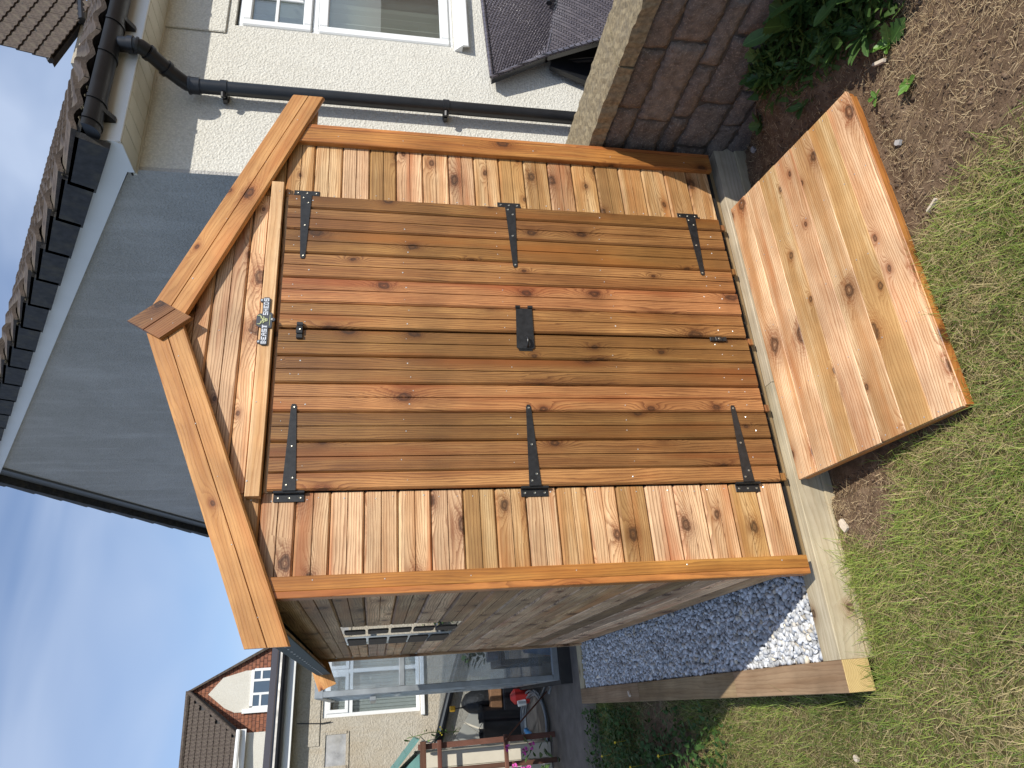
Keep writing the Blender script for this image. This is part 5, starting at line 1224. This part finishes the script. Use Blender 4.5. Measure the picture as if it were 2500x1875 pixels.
    t = thing('yellow_tool', 'yellow-headed tool with a thin handle propped by the black bag', 'tool', (-.37, 6.2, .45)); b = MB(); b.box(-.40, -.34, 6.15, 6.2, .56, .62, c=.008); b.build('yellow_head', simple('yellow_plastic', (.8, .42, .02), .4), t); b = MB(); b.tube([(-.37, 6.2, .56), (-.36, 6.2, .35)], .007, 6); b.build('handle', M_BLACKP, t)
    # small cream cabinet with teal roof
    t = thing('garden_cabinet', 'small cream garden cabinet with a teal pitched roof at the picture edge', 'cabinet', (-1.0, 4.9, -.15))
    b = MB(); b.box(-1.45, -.70, 4.75, 5.25, -.15, 1.06, c=.004); cb_ = b.build('body', m_s, t)
    for k in range(6):
        b = MB(); b.box(-1.44+k*.124, -1.44+(k+1)*.124-.004, 4.738, 4.7492, -.12, 1.04, c=.002); b.build('cladding_board', m_s, t)
    teal = simple('teal_paint', (.14, .30, .27), .6, nscale=8, namt=.15)
    for k, (a, e) in enumerate(((0, .11), (.11, .22), (.22, .33))):
        b = MB(); q = lambda s_: (-.60-.4*s_/.33*1.0, 1.03+.30*(1-abs(1-s_/.33))*1.0)
        p0 = (-.585-.21*(a/.22), 1.04+.19*(a/.22)); p1 = (-.585-.21*(e/.22), 1.04+.19*(e/.22)); b.poly_prism([p0, p1, (p1[0], p1[1]+.02), (p0[0], p0[1]+.024)], 4.66, 5.32, axis='y'); b.build('roof_board', teal, t)
    b = MB(); b.poly_prism([(-1.5, 1.04), (-.70, 1.04), (-.90, 1.29), (-1.3, 1.29)], 4.72, 5.2, axis='y'); b.build('gable', teal, t)
    # rusty plant stand
    t = thing('plant_stand', 'rusty brown timber plant stand in front of the cream cabinet', 'stand', (-.8, 4.55, -.15))
    for p, q, wd in (((-.635, 4.55, -.15), (-.655, 4.58, 1.06), .045), ((-.835, 4.55, -.15), (-.845, 4.58, 1.0), .04), ((-1.1, 4.55, -.15), (-1.1, 4.58, 1.0), .04)):
        p, q = Vector(p), Vector(q); plank('post', t, p, q-p, X_, (q-p).length, wd, .03, M_RUSTW)
    for z, wd in ((1.02, .05), (.88, .035), (.30, .035)): plank('rail', t, (-1.2, 4.548, z), X_, Z_, .60, wd, .022, M_RUSTW)
    plank('brace', t, (-.64, 4.50, .30), Vector((.22, .5, -.33)), Vector((0, 1, 0)), .7, .035, .02, M_RUSTW)
    # pink flowers
    t = thing('pink_flower_plant', 'plant with pink flower heads at the foot of the rusty stand', 'flower', (-.82, 4.4, -.15)); r = random.Random(4); mp_ = simple('pink_petal', (.62, .09, .38), .5)
    for k in range(9):
        cx, cy_, cz = -.80+r.uniform(-.14, .12), 4.42+r.uniform(-.1, .1), .18+r.uniform(-.08, .16); b = MB()
        for q in range(16):
            a, e = r.uniform(0, 2*PI), r.uniform(-.5, 1.3); d = Vector((math.cos(a)*math.cos(e), math.sin(a)*math.cos(e), math.sin(e)))*.03; s = d.orthogonal().normalized()*.012; p = Vector((cx, cy_, cz))
            b.add([p+d*.3, p+d+s, p+d*1.2, p+d-s], [(0, 1, 2, 3)])
        b.build('flower_head', mp_, t)
    for k in range(26):
        a = k*2.4; place(bpy.data.objects.new('leaf', LF[r.choice((0, 1))]), t, T(-.80+r.uniform(-.14, .14), 4.42+r.uniform(-.12, .12), -.15+r.uniform(0, .28)) @ Matrix.Rotation(a, 4, 'Z') @ Matrix.Rotation(-r.uniform(0, .8), 4, 'Y') @ Matrix.Scale(.7, 4))
    t = thing('wall_weed', 'spindly weed with yellow flowers growing by the black waste pipe', 'weed', (-.62, 6.8, .5))
    for k in range(24):
        a = k*2.4; place(bpy.data.objects.new('leaf', LF[2 if k % 2 else 3]), t, T(-.62+r.uniform(-.06, .06), 6.78, .45+k*.025) @ Matrix.Rotation(a, 4, 'Z') @ Matrix.Rotation(-r.uniform(0, .8), 4, 'Y') @ Matrix.Scale(.8, 4))
    b = MB(); b.tube([(-.62, 6.78, .42), (-.60, 6.79, .8), (-.64, 6.78, 1.06)], .004, 5); b.build('stem', M_LEAF2, t)
    b = MB()
    for k in range(5): b.box(-.64+.02*k, -.625+.02*k, 6.70, 6.715, .66+.015*(k % 3), .675+.015*(k % 3), c=.003)
    b.build('yellow_blossom', simple('yellow_petal2', (.8, .6, .04), .5), t)
back()
